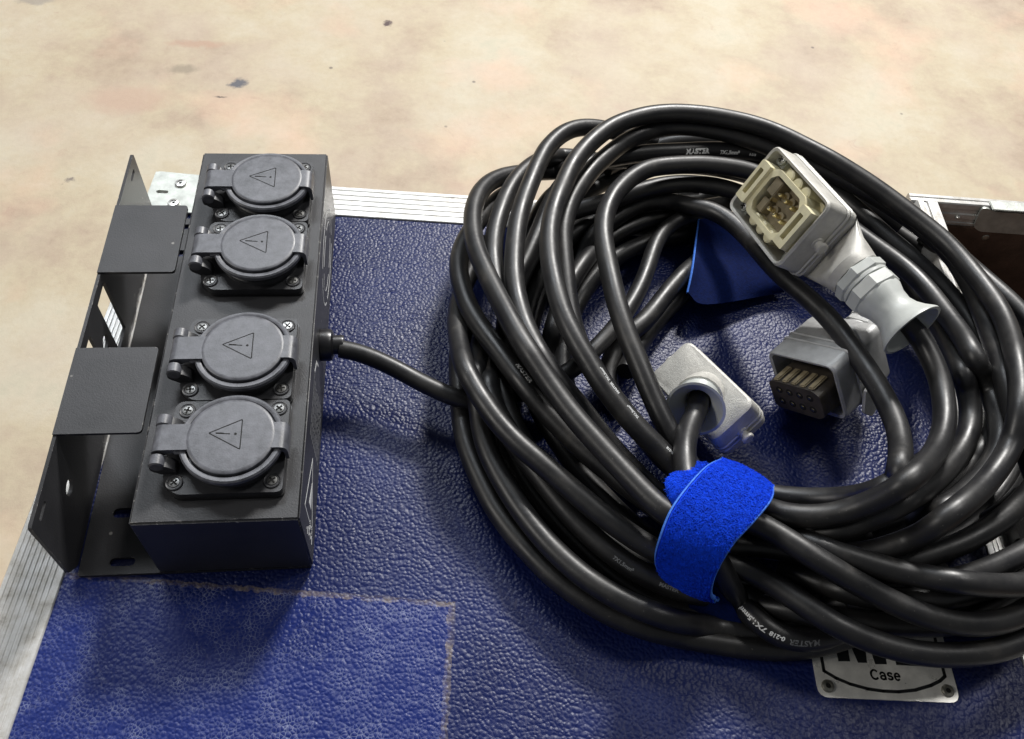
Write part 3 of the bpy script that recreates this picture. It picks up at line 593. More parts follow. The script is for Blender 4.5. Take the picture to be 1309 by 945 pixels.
# ------------------------------------------------------------------ the coil of cable
CABLES = {
 'E': [(27.68,0.92,1.6),(27.19,1.2,1.57),(26.77,1.58,1.34),(26.36,1.99,1.16),(25.8,2.14,1.62),(25.08,2.03,2.74),(24.51,2.22,3.57),(23.97,2.73,4.06),(23.36,3.38,4.34),(22.71,3.98,4.66),(22.1,4.63,4.95),(21.56,5.32,5.22),(21.05,6.04,5.47),(20.61,6.79,5.68),(20.24,7.55,5.86),(19.89,8.31,6.01),(19.59,9.09,6.13),(19.34,9.9,6.22),(19.17,10.74,6.3),(19.06,11.59,6.35),(18.99,12.47,6.39),(18.95,13.35,6.42),(18.97,14.24,6.44),(19.04,15.13,6.45),(19.18,16.02,6.46),(19.39,16.91,6.46),(19.66,17.78,6.45),(19.98,18.64,6.44),(20.32,19.49,6.43),(20.67,20.34,6.42),(21.06,21.15,6.4),(21.5,21.9,6.38),(22.01,22.64,6.36),(22.59,23.36,6.34),(23.19,24,6.32),(23.83,24.56,6.3),(24.55,25.03,6.28),(25.33,25.41,6.26),(26.15,25.72,6.24),(27,25.93,6.21),(27.88,26.03,6.19),(28.78,26.03,6.16),(29.69,25.95,6.14),(30.58,25.8,6.11),(31.46,25.59,6.08),(32.32,25.33,6.05),(33.14,24.99,6.02),(33.93,24.55,5.99),(34.65,24.03,5.97),(35.35,23.46,5.94),(36.04,22.87,5.92),(36.71,22.26,5.9),(37.38,21.67,5.83),(38.05,21.09,5.72),(38.69,20.47,5.63),(39.3,19.82,5.54),(39.87,19.14,5.46),(40.42,18.43,5.39),(40.95,17.7,5.33),(41.45,16.94,5.29),(41.89,16.14,5.27),(42.23,15.28,5.27),(42.47,14.38,5.3),(42.62,13.43,5.37),(42.72,12.44,5.48),(42.75,11.42,5.62),(42.65,10.35,5.82),(42.37,9.21,6.08),(41.9,8.01,6.44),(41.35,6.81,6.85),(40.98,5.82,7),(40.65,4.93,7.05),(40.27,4.09,7.11),(39.97,3.37,7),(39.76,2.78,6.69),(39.54,2.25,6.31),(39.09,1.64,6.11),(38.46,1.01,6.06),(37.69,0.35,6.12),(36.76,-0.34,6.35),(35.78,-0.98,6.65),(34.94,-1.48,6.74),(34.33,-1.81,6.45),(33.98,-1.92,5.7),(33.56,-1.93,4.93),(32.89,-2,4.47),(32.17,-2.03,4.06),(31.34,-2.01,3.84),(30.39,-1.95,3.92),(29.63,-1.63,3.72),(29.43,-0.71,2.38),(29.4,-0.15,1.53)],
 'B': [(25.23,25.15,3.19),(24.3,25.07,3.22),(23.47,25.18,3.03),(22.75,25.37,2.67),(22.09,25.51,2.28),(21.44,25.78,1.8),(20.7,25.87,1.59),(19.84,25.4,1.96),(19,24.9,2.34),(18.15,24.33,2.72),(17.29,23.67,3.08),(16.54,22.84,3.41),(15.99,21.9,3.7),(15.61,20.87,3.96),(15.35,19.74,4.19),(15.22,18.62,4.39),(15.19,17.55,4.56),(15.23,16.54,4.72),(15.36,15.55,4.87),(15.56,14.57,5.02),(15.8,13.57,5.16),(16.06,12.56,5.31),(16.32,11.57,5.47),(16.58,10.6,5.64),(16.84,9.68,5.78),(17.13,8.81,5.88),(17.47,8,5.89),(17.85,7.29,5.75),(18.24,6.57,5.61),(18.65,5.82,5.51),(19.08,5.06,5.43),(19.55,4.3,5.37),(20.06,3.54,5.32),(20.57,2.79,5.28),(21.09,2.03,5.26),(21.59,1.28,5.26),(22.11,0.53,5.27),(22.68,-0.17,5.29),(23.41,-0.63,5.22),(24.38,-0.52,4.79),(25.28,-0.39,4.73),(26.15,-0.41,4.72),(26.97,-0.71,4.72),(27.7,-1.22,4.74),(28.35,-1.82,4.83),(28.98,-2.42,4.9),(29.7,-2.95,4.83),(30.49,-3.43,4.64),(31.31,-3.87,4.42),(32.13,-4.31,4.25),(32.99,-4.72,4.1),(33.9,-5.05,3.96),(34.83,-5.27,3.82),(35.79,-5.37,3.68),(36.76,-5.33,3.54),(37.7,-5.17,3.4),(38.6,-4.88,3.26),(39.46,-4.48,3.12),(40.3,-3.99,2.98),(41.12,-3.44,2.84),(41.89,-2.83,2.69),(42.63,-2.18,2.55),(43.37,-1.51,2.41)],
 'F': [(25.72,3.83,0.73),(24.95,4.17,1.14),(24.25,4.65,1.51),(23.67,5.27,1.87),(23.12,5.93,2.21),(22.54,6.58,2.53),(22.02,7.26,2.83),(21.56,7.99,3.11),(21.13,8.75,3.38),(20.7,9.51,3.62),(20.35,10.32,3.84),(20.16,11.24,4.05),(20.06,12.19,4.24),(20.02,13.14,4.41),(20.02,14.06,4.56),(20.03,14.95,4.69),(20.05,15.83,4.81),(20.1,16.7,4.91),(20.24,17.53,5),(20.46,18.34,5.07),(20.75,19.14,5.12),(21.12,19.93,5.17),(21.56,20.69,5.2),(22.04,21.43,5.22),(22.57,22.16,5.24),(23.16,22.85,5.24),(23.78,23.53,5.23),(24.44,24.18,5.22),(25.12,24.74,5.2),(25.83,25.22,5.18),(26.61,25.64,5.15),(27.44,25.93,5.12),(28.31,26.07,5.09),(29.21,26.07,5.07),(30.12,25.93,5.04),(31,25.72,5.01),(31.85,25.44,4.99),(32.68,25.08,4.96),(33.48,24.67,4.93),(34.26,24.2,4.9),(35.01,23.69,4.87),(35.75,23.17,4.85),(36.49,22.65,4.85),(37.24,22.15,4.84),(38,21.67,4.77),(38.74,21.15,4.67),(39.44,20.59,4.58),(40.1,19.99,4.49),(40.74,19.35,4.41),(41.34,18.67,4.34),(41.88,17.94,4.29),(42.36,17.16,4.25),(42.73,16.3,4.23),(42.95,15.36,4.23),(43.03,14.34,4.26),(43.01,13.29,4.32),(42.88,12.2,4.43),(42.65,11.08,4.6),(42.35,9.94,4.83),(41.98,8.79,5.12),(41.48,7.57,5.56),(41.05,6.44,5.91),(40.89,5.55,5.93),(40.65,4.61,6.04),(40.43,3.68,6.14),(40.55,3.01,5.82),(41.3,2.75,4.76),(41.8,2.28,4.01),(41.93,1.53,3.73),(41.99,0.7,3.6),(41.86,-0.15,3.54),(41.45,-0.93,3.52),(40.79,-1.57,3.53),(39.94,-2.05,3.58),(38.99,-2.45,3.67),(37.98,-2.82,3.8),(36.93,-3.17,3.96),(35.79,-3.5,4.27),(34.99,-3.55,4.08),(34.87,-3.03,2.77),(34.75,-2.37,1.41),(34.44,-2.17,1.1)],
 'G': [(25.73,-0.97,3.62),(25.63,-0.04,3.53),(25.51,0.92,3.42),(25.29,1.83,3.45),(24.98,2.71,3.56),(24.66,3.63,3.63),(24.24,4.42,3.91),(23.86,5.2,4.22),(23.57,6.01,4.48),(23.3,6.79,4.74),(23.06,7.58,4.97),(22.83,8.38,5.17),(22.61,9.21,5.34),(22.44,10.05,5.48),(22.31,10.89,5.59),(22.22,11.73,5.67),(22.17,12.6,5.73),(22.13,13.49,5.76),(22.11,14.39,5.77),(22.11,15.31,5.77),(22.18,16.24,5.75),(22.35,17.15,5.72),(22.61,18.01,5.67),(22.96,18.82,5.62),(23.38,19.58,5.55),(23.87,20.27,5.48),(24.42,20.92,5.4),(25.03,21.51,5.31),(25.73,22.02,5.22),(26.53,22.38,5.12),(27.4,22.6,5.03),(28.27,22.78,4.93),(29.15,22.91,4.84),(30.04,22.95,4.74),(30.93,22.92,4.65),(31.81,22.81,4.56),(32.65,22.54,4.48),(33.42,22.1,4.4),(34.15,21.58,4.33),(34.88,21.05,4.27),(35.58,20.49,4.21),(36.23,19.87,4.17),(36.83,19.18,4.14),(37.37,18.45,4.12),(37.9,17.69,4.11),(38.42,16.93,4.13),(38.93,16.16,4.17),(39.41,15.36,4.24),(39.8,14.49,4.34),(40.06,13.54,4.48),(40.19,12.52,4.66),(40.21,11.44,4.9),(40.17,10.32,5.2),(40.05,9.15,5.58),(39.77,7.91,6.04),(39.8,7.01,6.06),(40.42,6.63,5.34),(40.76,6.01,4.89),(40.65,5.09,4.91),(40.31,4.07,5.12),(39.93,3.13,5.2),(39.58,2.42,5.01),(39.04,1.77,4.88),(38.3,1.13,4.9),(37.43,0.5,5.05),(36.41,-0.17,5.37),(35.32,-0.79,5.77),(34.87,-0.88,5.21),(34.9,-0.58,3.87),(34.38,-0.64,3.3),(33.81,-0.72,2.77),(33.49,-0.79,2.57)],
 'H': [(16.42,9.87,1.51),(16.6,11.18,1.04),(16.69,11.78,1.57),(16.73,11.95,2.64),(16.84,12.55,3.16),(17.02,13.47,3.28),(17.29,14.41,3.34),(17.66,15.31,3.4),(18.08,16.18,3.45),(18.48,17.09,3.5),(18.87,18,3.56),(19.25,18.92,3.62),(19.61,19.86,3.68),(20.01,20.8,3.73),(20.48,21.7,3.78),(21.05,22.51,3.84),(21.72,23.19,3.9),(22.48,23.75,3.96),(23.33,24.14,4.02),(24.23,24.35,4.07),(25.15,24.56,4.09),(26.07,24.73,4.09),(26.98,24.85,4.09),(27.9,24.94,4.07),(28.82,25.04,4.04),(29.75,25.16,4.01),(30.69,25.25,3.97),(31.63,25.29,3.93),(32.56,25.29,3.9),(33.49,25.22,3.87),(34.36,24.97,3.85),(35.13,24.49,3.84),(35.83,23.88,3.83),(36.47,23.2,3.82),(37.09,22.52,3.8),(37.69,21.82,3.74),(38.22,21.06,3.71),(38.68,20.23,3.71),(39.11,19.38,3.72),(39.51,18.52,3.73),(39.92,17.68,3.73),(40.37,16.86,3.73),(40.84,16.07,3.71),(41.35,15.34,3.61),(41.84,14.6,3.48),(42.25,13.8,3.38),(42.56,12.94,3.31),(42.78,12.04,3.27),(42.91,11.1,3.27),(42.95,10.13,3.31),(42.9,9.13,3.39),(42.77,8.1,3.53),(42.51,7.03,3.72),(42.12,5.91,3.97),(41.59,4.79,4.26),(41.03,3.78,4.47),(40.55,2.95,4.47),(40.22,2.37,4.15),(39.94,1.97,3.63),(39.43,1.51,3.33),(38.83,1.01,3.12)],
 'J': [(17.09,8.91,2.83),(17,9.95,2.67),(16.95,11.1,2.37),(16.97,12.23,2.15),(17.07,13.17,2.2),(17.26,14.1,2.25),(17.53,15.03,2.3),(17.87,15.93,2.36),(18.25,16.82,2.41),(18.65,17.7,2.46),(19.08,18.57,2.51),(19.58,19.39,2.59),(20.2,20.13,2.68),(20.96,20.71,2.79),(21.82,21.05,2.91),(22.7,21.24,3.04),(23.57,21.43,3.17),(24.39,21.67,3.3),(25.19,21.92,3.42),(26,22.16,3.51),(26.83,22.37,3.57),(27.71,22.57,3.54),(28.61,22.71,3.46),(29.52,22.74,3.38),(30.42,22.67,3.31),(31.3,22.45,3.24),(32.12,22.09,3.17),(32.92,21.67,3.1),(33.68,21.2,3.04),(34.46,20.74,2.98),(35.29,20.37,2.92),(36.17,20.09,2.87),(37.06,19.81,2.81),(37.92,19.46,2.76),(38.71,19.01,2.71),(39.38,18.43,2.67),(39.89,17.69,2.65),(40.26,16.85,2.66),(40.51,15.93,2.71),(40.62,14.89,2.87),(40.65,13.8,3.11),(40.65,12.7,3.37),(40.56,11.56,3.68),(40.38,10.39,4.04),(40.09,9.17,4.46),(39.58,7.79,5.11),(39.27,6.66,5.44),(39.53,6.11,4.97),(39.57,5.45,4.68),(39.43,4.75,4.5),(39.06,3.98,4.47),(38.51,3.23,4.51),(37.81,2.5,4.61),(36.95,1.75,4.86),(35.97,1.01,5.22),(34.88,0.27,5.68),(33.72,-0.44,6.24),(32.83,-0.88,6.38),(32.33,-0.98,5.9),(31.92,-0.98,5.23),(31.38,-1.04,4.71),(30.71,-1.09,4.35),(30.06,-0.92,3.88),(29.47,-0.49,3.31),(28.95,0.15,2.66),(28.42,0.86,2.05),(27.88,1.61,1.46)],
 'K': [(20.92,15.83,0.55),(21.19,16.74,0.57),(21.46,17.62,0.63),(21.76,18.45,0.77),(22.06,19.13,1.07),(22.39,19.58,1.58),(22.86,19.94,2.05),(23.57,20.57,2.15),(24.32,21.14,2.25),(25.12,21.66,2.35),(25.99,22.06,2.43),(26.89,22.18,2.52),(27.72,21.92,2.67),(28.47,21.43,2.91),(29.22,20.98,3.11),(29.92,20.47,3.26),(30.46,19.76,3.41),(30.86,18.95,3.55),(31.18,18.08,3.7),(31.43,17.18,3.86),(31.65,16.28,4.01),(31.86,15.42,4.16),(32.07,14.66,4.32),(32.29,13.98,4.47),(32.55,13.3,4.61),(32.84,12.61,4.74),(33.13,11.93,4.86),(33.41,11.25,4.96),(33.66,10.52,5.05),(33.89,9.74,5.13),(34.09,8.87,5.2),(34.29,7.91,5.27),(34.46,6.9,5.36),(34.59,5.91,5.47),(34.61,4.93,5.61),(34.54,3.97,5.81),(34.32,2.97,6.08),(33.85,1.84,6.46),(33.07,0.6,7.11),(33.03,0.16,6.4),(33.29,0.27,4.84),(32.95,0.22,3.99),(32.55,0.31,3.14),(32.09,0.48,2.33),(31.59,0.67,1.55)],
 'D': [(28.84,28.97,1.3),(27.72,28.25,2.14),(26.61,27.46,3.04),(25.76,27.42,3.31),(24.9,27.37,3.59),(24.06,27.32,3.85),(23.23,27.19,4.08),(22.42,26.92,4.27),(21.66,26.45,4.44),(20.98,25.79,4.58),(20.37,24.97,4.69),(19.85,24.08,4.78),(19.45,23.16,4.85),(19.09,22.25,4.89),(18.77,21.35,4.92),(18.45,20.44,4.94),(18.14,19.51,4.94),(17.87,18.57,4.94),(17.65,17.62,4.93),(17.48,16.66,4.92),(17.35,15.71,4.92),(17.25,14.75,4.93),(17.19,13.72,4.95),(17.21,12.62,4.98),(17.31,11.51,5.02),(17.49,10.44,5.05),(17.76,9.38,5.13),(18.1,8.4,5.16),(18.52,7.65,4.94),(19.03,7.07,4.56),(19.58,6.57,4.12),(20.12,6.06,3.69),(20.64,5.52,3.27),(21.18,4.96,2.87),(21.75,4.39,2.47),(22.37,3.84,2.07),(23.02,3.28,1.67),(23.72,2.76,1.24),(24.51,2.32,0.78),(25.31,1.83,0.56),(26.07,1.28,0.55)],
 'C': [(23.53,26.35,2.14),(22.81,26.48,2.17),(22.09,26.63,2.15),(21.42,26.7,2.13),(20.72,26.2,2.5),(20.04,25.42,3.01),(19.42,24.7,3.3),(18.85,23.94,3.51),(18.32,23.12,3.68),(17.85,22.22,3.81),(17.44,21.25,3.92),(17.1,20.29,3.99),(16.81,19.33,4.05),(16.55,18.34,4.08),(16.36,17.28,4.1),(16.25,16.15,4.11),(16.25,14.99,4.12),(16.33,13.85,4.13),(16.49,12.75,4.16),(16.73,11.77,4.11),(17.04,10.85,4.03),(17.38,9.91,4.03),(17.73,8.93,4.11),(18.12,8.1,4.03),(18.59,7.49,3.67),(19.13,6.97,3.22),(19.7,6.46,2.77),(20.28,5.92,2.34),(20.88,5.38,1.92),(21.52,4.85,1.52),(22.2,4.34,1.13),(22.91,3.82,0.74),(23.26,3.56,0.55)],
 'A': [(18.62,24.6,1.37),(17.94,23.92,1.62),(17.32,23.22,1.86),(16.8,22.46,2.07),(16.35,21.67,2.27),(15.95,20.9,2.45),(15.58,20.14,2.61),(15.22,19.4,2.77),(14.9,18.63,2.91),(14.62,17.77,3.04),(14.43,16.85,3.15),(14.37,15.89,3.26),(14.42,14.94,3.36),(14.55,14.02,3.44),(14.74,13.13,3.52),(15.03,12.23,3.59),(15.4,11.33,3.66),(15.82,10.45,3.73),(16.25,9.59,3.8),(16.67,8.71,3.89),(17.1,7.81,3.99),(17.58,7.03,3.92),(18.1,6.33,3.74),(18.65,5.61,3.61),(19.22,4.9,3.49),(19.82,4.2,3.4),(20.45,3.53,3.32),(21.09,2.88,3.25),(21.74,2.24,3.2),(22.4,1.61,3.17),(23.06,0.98,3.15),(23.7,0.34,3.13),(24.35,-0.29,3.12)],
 'O': [(16.27,20.35,0.8),(15.91,19.46,1),(15.57,18.58,1.2),(15.26,17.7,1.4),(14.97,16.83,1.62),(14.71,15.96,1.84),(14.49,15.07,2.07),(14.31,14.14,2.31),(14.2,13.19,2.57),(14.15,12.22,2.83),(14.17,11.24,3.11),(14.22,10.26,3.41),(14.31,9.22,3.78),(14.5,8.31,3.98),(14.8,7.54,3.96),(15.14,6.73,4.01),(15.53,5.99,3.97),(15.96,5.29,3.91),(16.46,4.6,3.86),(17.01,3.95,3.82),(17.61,3.33,3.77),(18.21,2.72,3.7),(18.82,2.1,3.63),(19.43,1.47,3.56),(20.06,0.84,3.49),(20.72,0.23,3.43),(21.41,-0.34,3.36),(22.14,-0.88,3.28),(22.93,-1.31,3.2),(23.8,-1.59,3.13),(24.66,-1.73,3.06),(25.48,-1.8,2.94),(26.3,-1.89,2.76),(27.06,-2.28,2.81),(27.75,-2.86,2.94),(28.4,-3.51,3.07),(29.02,-4.16,3.21),(29.66,-4.77,3.31),(30.4,-5.25,3.28),(31.24,-5.63,3.15),(32.12,-5.93,3.04),(33.01,-6.16,2.95),(33.92,-6.31,2.87),(34.85,-6.37,2.78),(35.78,-6.36,2.7),(36.7,-6.29,2.62),(37.62,-6.13,2.53),(38.53,-5.88,2.45),(39.41,-5.53,2.35),(40.27,-5.1,2.25),(41.11,-4.6,2.15),(41.9,-4.03,2.04),(42.62,-3.39,1.92),(43.31,-2.71,1.81),(44,-2.02,1.68)],
 'P': [(14.99,15.01,0.55),(14.7,13.73,1.12),(14.47,12.74,1.34),(14.31,11.91,1.32),(14.22,11.05,1.32),(14.19,10.16,1.31),(14.2,9.28,1.3),(14.21,8.46,1.22),(14.25,7.62,1.17),(14.31,6.76,1.14),(14.45,5.88,1.14),(14.67,4.99,1.14),(14.96,4.1,1.14),(15.28,3.23,1.15),(15.62,2.37,1.16),(16.04,1.56,1.18),(16.52,0.78,1.2),(17.05,0.01,1.22),(17.6,-0.72,1.24),(18.19,-1.42,1.27),(18.84,-2.05,1.29),(19.53,-2.63,1.32),(20.27,-3.16,1.35),(21.04,-3.62,1.38),(21.85,-4,1.42),(22.76,-4.24,1.22),(23.77,-4.32,0.71),(24.69,-4.48,0.59),(25.58,-4.67,0.57),(26.47,-4.84,0.56),(27.37,-4.97,0.56),(28.28,-5.06,0.56),(29.2,-5.06,0.55),(30.11,-4.98,0.55),(31.01,-4.82,0.55),(31.89,-4.61,0.59),(32.7,-4.44,0.74),(33.49,-4.31,0.92),(34.4,-4.15,0.89),(35.27,-4.03,0.95),(35.93,-4.05,1.34),(36.82,-3.92,1.34),(37.82,-3.65,1.14),(38.61,-3.4,1.24),(39.42,-3.06,1.27),(40.15,-2.74,1.39),(40.99,-2.36,1.37)],
 'Q': [(15.66,13.01,1.61),(15.44,11.87,2.05),(15.27,10.94,2.26),(15.13,9.98,2.58),(15.03,8.92,3.09),(15.01,8.34,2.89),(15.03,7.71,2.64),(15.1,6.99,2.42),(15.17,6.15,2.3),(15.31,5.24,2.26),(15.56,4.35,2.22),(15.89,3.49,2.2),(16.26,2.66,2.18),(16.66,1.85,2.17),(17.11,1.05,2.18),(17.6,0.27,2.19),(18.13,-0.47,2.21),(18.72,-1.18,2.24),(19.35,-1.85,2.28),(20.04,-2.45,2.32),(20.77,-2.99,2.37),(21.54,-3.46,2.42),(22.35,-3.84,2.43),(23.29,-4.04,2.1),(24.44,-3.97,1.21),(25.51,-3.97,0.69),(26.4,-4.11,0.72),(27.28,-4.16,0.73),(28.12,-4.1,0.8),(28.9,-3.98,0.93),(29.63,-3.85,1.19),(30.3,-3.74,1.56),(30.91,-3.66,2.01),(31.22,-3.61,2.21)],
 'R': [(15.74,11.09,1.28),(15.68,9.85,2.05),(15.6,8.42,3.12),(15.63,7.7,3.19),(15.75,7.03,3.15),(15.98,6.38,3.06),(16.3,5.7,2.95),(16.67,4.96,2.86),(17.1,4.19,2.77),(17.57,3.43,2.69),(18.05,2.67,2.63),(18.53,1.91,2.56),(19.04,1.15,2.5),(19.61,0.42,2.44),(20.22,-0.27,2.39),(20.88,-0.91,2.34),(21.59,-1.5,2.28),(22.38,-2,2.23),(23.21,-2.42,2.18),(24.08,-2.73,2.1),(25.16,-2.7,1.45),(26.08,-2.72,1.19),(26.74,-2.89,1.57),(27.68,-2.71,1.21),(28.53,-2.55,1.09),(29.18,-2.55,1.44),(29.58,-2.48,1.44)],
 'R2': [(16.29,8.7,2.45),(16.41,7.91,2.44),(16.57,7.19,2.31),(16.77,6.46,2.19),(17.05,5.73,2.07),(17.39,5,1.96),(17.78,4.26,1.86),(18.23,3.52,1.78),(18.75,2.78,1.74),(19.3,2.04,1.7),(19.86,1.29,1.67),(20.47,0.57,1.64),(21.14,-0.09,1.62),(21.88,-0.67,1.61),(22.68,-1.16,1.6),(23.53,-1.57,1.6),(24.4,-1.86,1.59),(25.29,-2.01,1.53),(26.15,-2.03,1.54),(26.97,-2.01,1.57),(27.37,-2,1.61)],
 'S': [(16.11,9.52,0.55),(16.2,8.61,0.55),(16.29,7.7,0.57),(16.41,6.67,0.78),(16.59,5.62,1.06),(16.88,4.8,0.98),(17.23,4,0.9),(17.64,3.22,0.84),(18.11,2.46,0.79),(18.62,1.72,0.74),(19.17,0.99,0.7),(19.74,0.29,0.66),(20.33,-0.4,0.64),(20.96,-1.07,0.62),(21.63,-1.69,0.6),(22.36,-2.23,0.58),(23.17,-2.67,0.57),(24.02,-3,0.56),(24.92,-3.21,0.55),(25.83,-3.31,0.55),(26.74,-3.3,0.55),(27.65,-3.17,0.55),(28.53,-2.96,0.57),(29.3,-2.81,0.83),(30.06,-2.62,1.07),(31.06,-2.22,0.79),(32.02,-1.83,0.58),(32.48,-1.66,0.55)],
 'S2': [(17.86,8.7,3.11),(18.04,8.01,2.86),(18.23,7.34,2.57),(18.45,6.61,2.37),(18.75,5.86,2.19),(19.13,5.11,2.03),(19.56,4.36,1.9),(20.03,3.62,1.8),(20.55,2.89,1.72),(21.09,2.17,1.66),(21.65,1.45,1.62),(22.24,0.74,1.6),(22.91,0.1,1.58),(23.66,-0.42,1.57),(24.5,-0.8,1.55),(25.41,-0.96,1.48),(26.41,-0.86,1.23),(27.5,-0.6,0.79),(28.06,-0.47,0.56)],
 'TT': [(26.03,6.55,4),(25.81,5.96,4.17),(25.51,5.36,4.35),(25.15,4.76,4.45),(24.74,3.98,4.7),(24.37,3.03,5.02),(24.13,1.97,5.24),(23.99,0.84,5.46),(23.98,-0.22,5.58),(24.16,-1.07,5.43),(24.6,-1.68,4.77),(25.19,-2.21,3.81),(25.84,-2.7,2.7),(26.59,-3.07,1.53),(26.93,-3.77,1.67),(27.31,-4.32,1.8),(27.81,-4.69,1.75),(28.42,-4.93,1.69),(29.18,-5.04,1.65),(30,-4.97,1.6),(30.81,-4.74,1.54),(31.57,-4.49,1.57)],
 'P2': [(24.74,2.03,1.71),(25.75,2.02,1.38),(26.62,1.72,1.54),(27.17,0.99,2.45),(27.79,0.32,2.97),(28.34,-0.41,3.49),(28.9,-1.11,3.99),(29.51,-1.72,4.38),(30.25,-2.17,4.53),(31.07,-2.53,4.57),(31.89,-2.88,4.62),(32.73,-3.18,4.64),(33.55,-3.45,4.71),(34.25,-3.75,4.98),(34.96,-4.01,5.2),(35.94,-4.1,5.04),(37.07,-4.06,4.68),(38.13,-3.99,4.44),(39.14,-3.83,4.24),(40.11,-3.55,4.07),(41.03,-3.15,3.91),(41.89,-2.64,3.76),(42.69,-2.04,3.62),(43.4,-1.36,3.48),(44.04,-0.63,3.34),(44.68,0.13,3.2)],
 'L': [(35.31,9.99,7.4),(35.9,9.47,7.13),(36.45,8.92,6.87),(36.91,8.26,6.63),(37.21,7.47,6.43),(37.35,6.56,6.28),(37.33,5.59,6.2),(37.11,4.59,6.19),(36.73,3.58,6.27),(36.15,2.59,6.45),(35.38,1.66,6.73),(34.37,0.73,7.22),(33.23,-0.17,7.88),(32.51,-0.64,7.89),(32.1,-0.76,7.33),(31.68,-0.79,6.7),(31.21,-0.78,6.09),(30.64,-0.76,5.6),(29.97,-0.72,5.24),(29.24,-0.6,4.97),(28.51,-0.34,4.7),(27.88,0.16,4.29),(27.31,0.79,3.81),(26.7,1.45,3.32),(26.05,2.08,2.79),(25.22,2.5,2.56)],
 'L2': [(26.38,3.01,0.72),(27.01,2.47,1.8),(27.74,2.08,2.41),(28.55,1.73,2.73),(29.32,1.38,3.03),(30.06,1.08,3.38),(30.72,0.82,3.78),(31.3,0.59,4.25),(31.78,0.37,4.81),(32.12,0.16,5.47),(32.36,0,6.16),(32.82,0.14,6.39),(34.06,0.99,5.33),(35.82,2.28,3.51),(37.53,3.56,1.83),(38.4,4.2,1)],
 'Y': [(33.29,-2.38,3.54),(34.29,-2.26,3.54),(35.32,-2.02,3.46),(36.31,-1.72,3.39),(37.23,-1.42,3.39),(38.08,-1.08,3.45),(38.84,-0.73,3.54),(39.53,-0.37,3.69),(40.14,0.01,3.88),(40.69,0.42,4.11),(41.17,0.87,4.39),(41.57,1.35,4.7),(41.94,1.9,4.95),(42.58,2.68,4.83),(43.32,3.6,4.54),(43.96,4.52,4.33),(44.53,5.45,4.16),(45.01,6.39,4.02),(45.41,7.33,3.91),(45.72,8.26,3.82),(45.93,9.19,3.76),(46.03,10.12,3.71),(46,11.04,3.67),(45.85,11.95,3.63),(45.61,12.85,3.57),(45.35,13.75,3.46),(45.09,14.66,3.32),(44.83,15.56,3.18),(44.57,16.47,3.04),(44.32,17.39,2.91),(44.04,18.29,2.78),(43.7,19.17,2.66),(43.3,20.03,2.54),(42.87,20.86,2.43),(42.4,21.67,2.32),(41.9,22.47,2.21),(41.39,23.25,2.11),(40.86,24.03,2)],
 'AA': [(29.03,-1.54,1.54),(29.63,-2.18,2.03),(30.27,-2.75,2.4),(30.84,-3.31,2.97),(31.64,-3.64,3.13),(32.51,-3.84,3.17),(33.32,-3.99,3.29),(34.09,-4.11,3.48),(34.86,-4.14,3.66),(35.96,-3.93,3.31),(37.05,-3.66,3),(38.02,-3.4,2.86),(38.96,-3.09,2.73),(39.92,-2.68,2.57),(40.88,-2.16,2.35),(42.08,-1.45,1.81),(42.74,-1.06,1.47)],
 'T1': [(32.8,-0.34,0.75),(33.68,-0.29,0.81),(34.67,-0.12,0.68),(35.62,0.15,0.57),(36.49,0.49,0.56),(37.29,0.9,0.58),(37.9,1.25,0.84),(38.35,1.55,1.3),(38.74,1.86,1.77),(38.99,2.13,2.37),(39.66,2.79,2.3),(39.78,3.13,2.9),(40.51,4.01,2.59),(41.39,5.08,2.04),(42.05,6.07,1.72),(42.62,7.06,1.44),(43.11,8.05,1.23),(43.5,9.04,1.05),(43.81,10.02,0.92),(44.02,11,0.82),(44.15,11.97,0.74),(44.19,12.93,0.69),(44.16,13.88,0.65),(44.06,14.81,0.62),(43.9,15.73,0.6),(43.67,16.63,0.59),(43.38,17.52,0.58),(43.05,18.38,0.57),(42.67,19.22,0.57),(42.23,20.04,0.56),(41.74,20.82,0.56),(41.2,21.57,0.55),(40.6,22.27,0.55),(39.94,22.91,0.55),(39.22,23.49,0.55),(38.47,24.03,0.55),(37.72,24.57,0.55),(37.35,24.84,0.55)],
 'T2': [(34.77,-0.59,4.94),(35.72,0.09,4.57),(36.73,0.82,4.14),(37.61,1.47,3.89),(38.35,2.06,3.81),(39,2.58,3.85),(39.48,3.04,4.05),(40.22,3.79,3.84),(41.16,4.83,3.29),(41.9,5.83,2.91),(42.52,6.83,2.61),(43.04,7.83,2.36),(43.43,8.84,2.17),(43.69,9.84,2.02),(43.84,10.83,1.9),(43.91,11.82,1.8),(43.9,12.8,1.73),(43.81,13.76,1.67),(43.65,14.71,1.63),(43.42,15.64,1.6),(43.17,16.56,1.57),(42.88,17.45,1.55),(42.54,18.32,1.53),(42.13,19.16,1.5),(41.66,19.97,1.49),(41.13,20.74,1.46),(40.57,21.51,1.39),(39.91,22.16,1.4),(39.21,22.75,1.39),(38.45,23.27,1.4),(37.68,23.79,1.39),(36.92,24.32,1.38)],
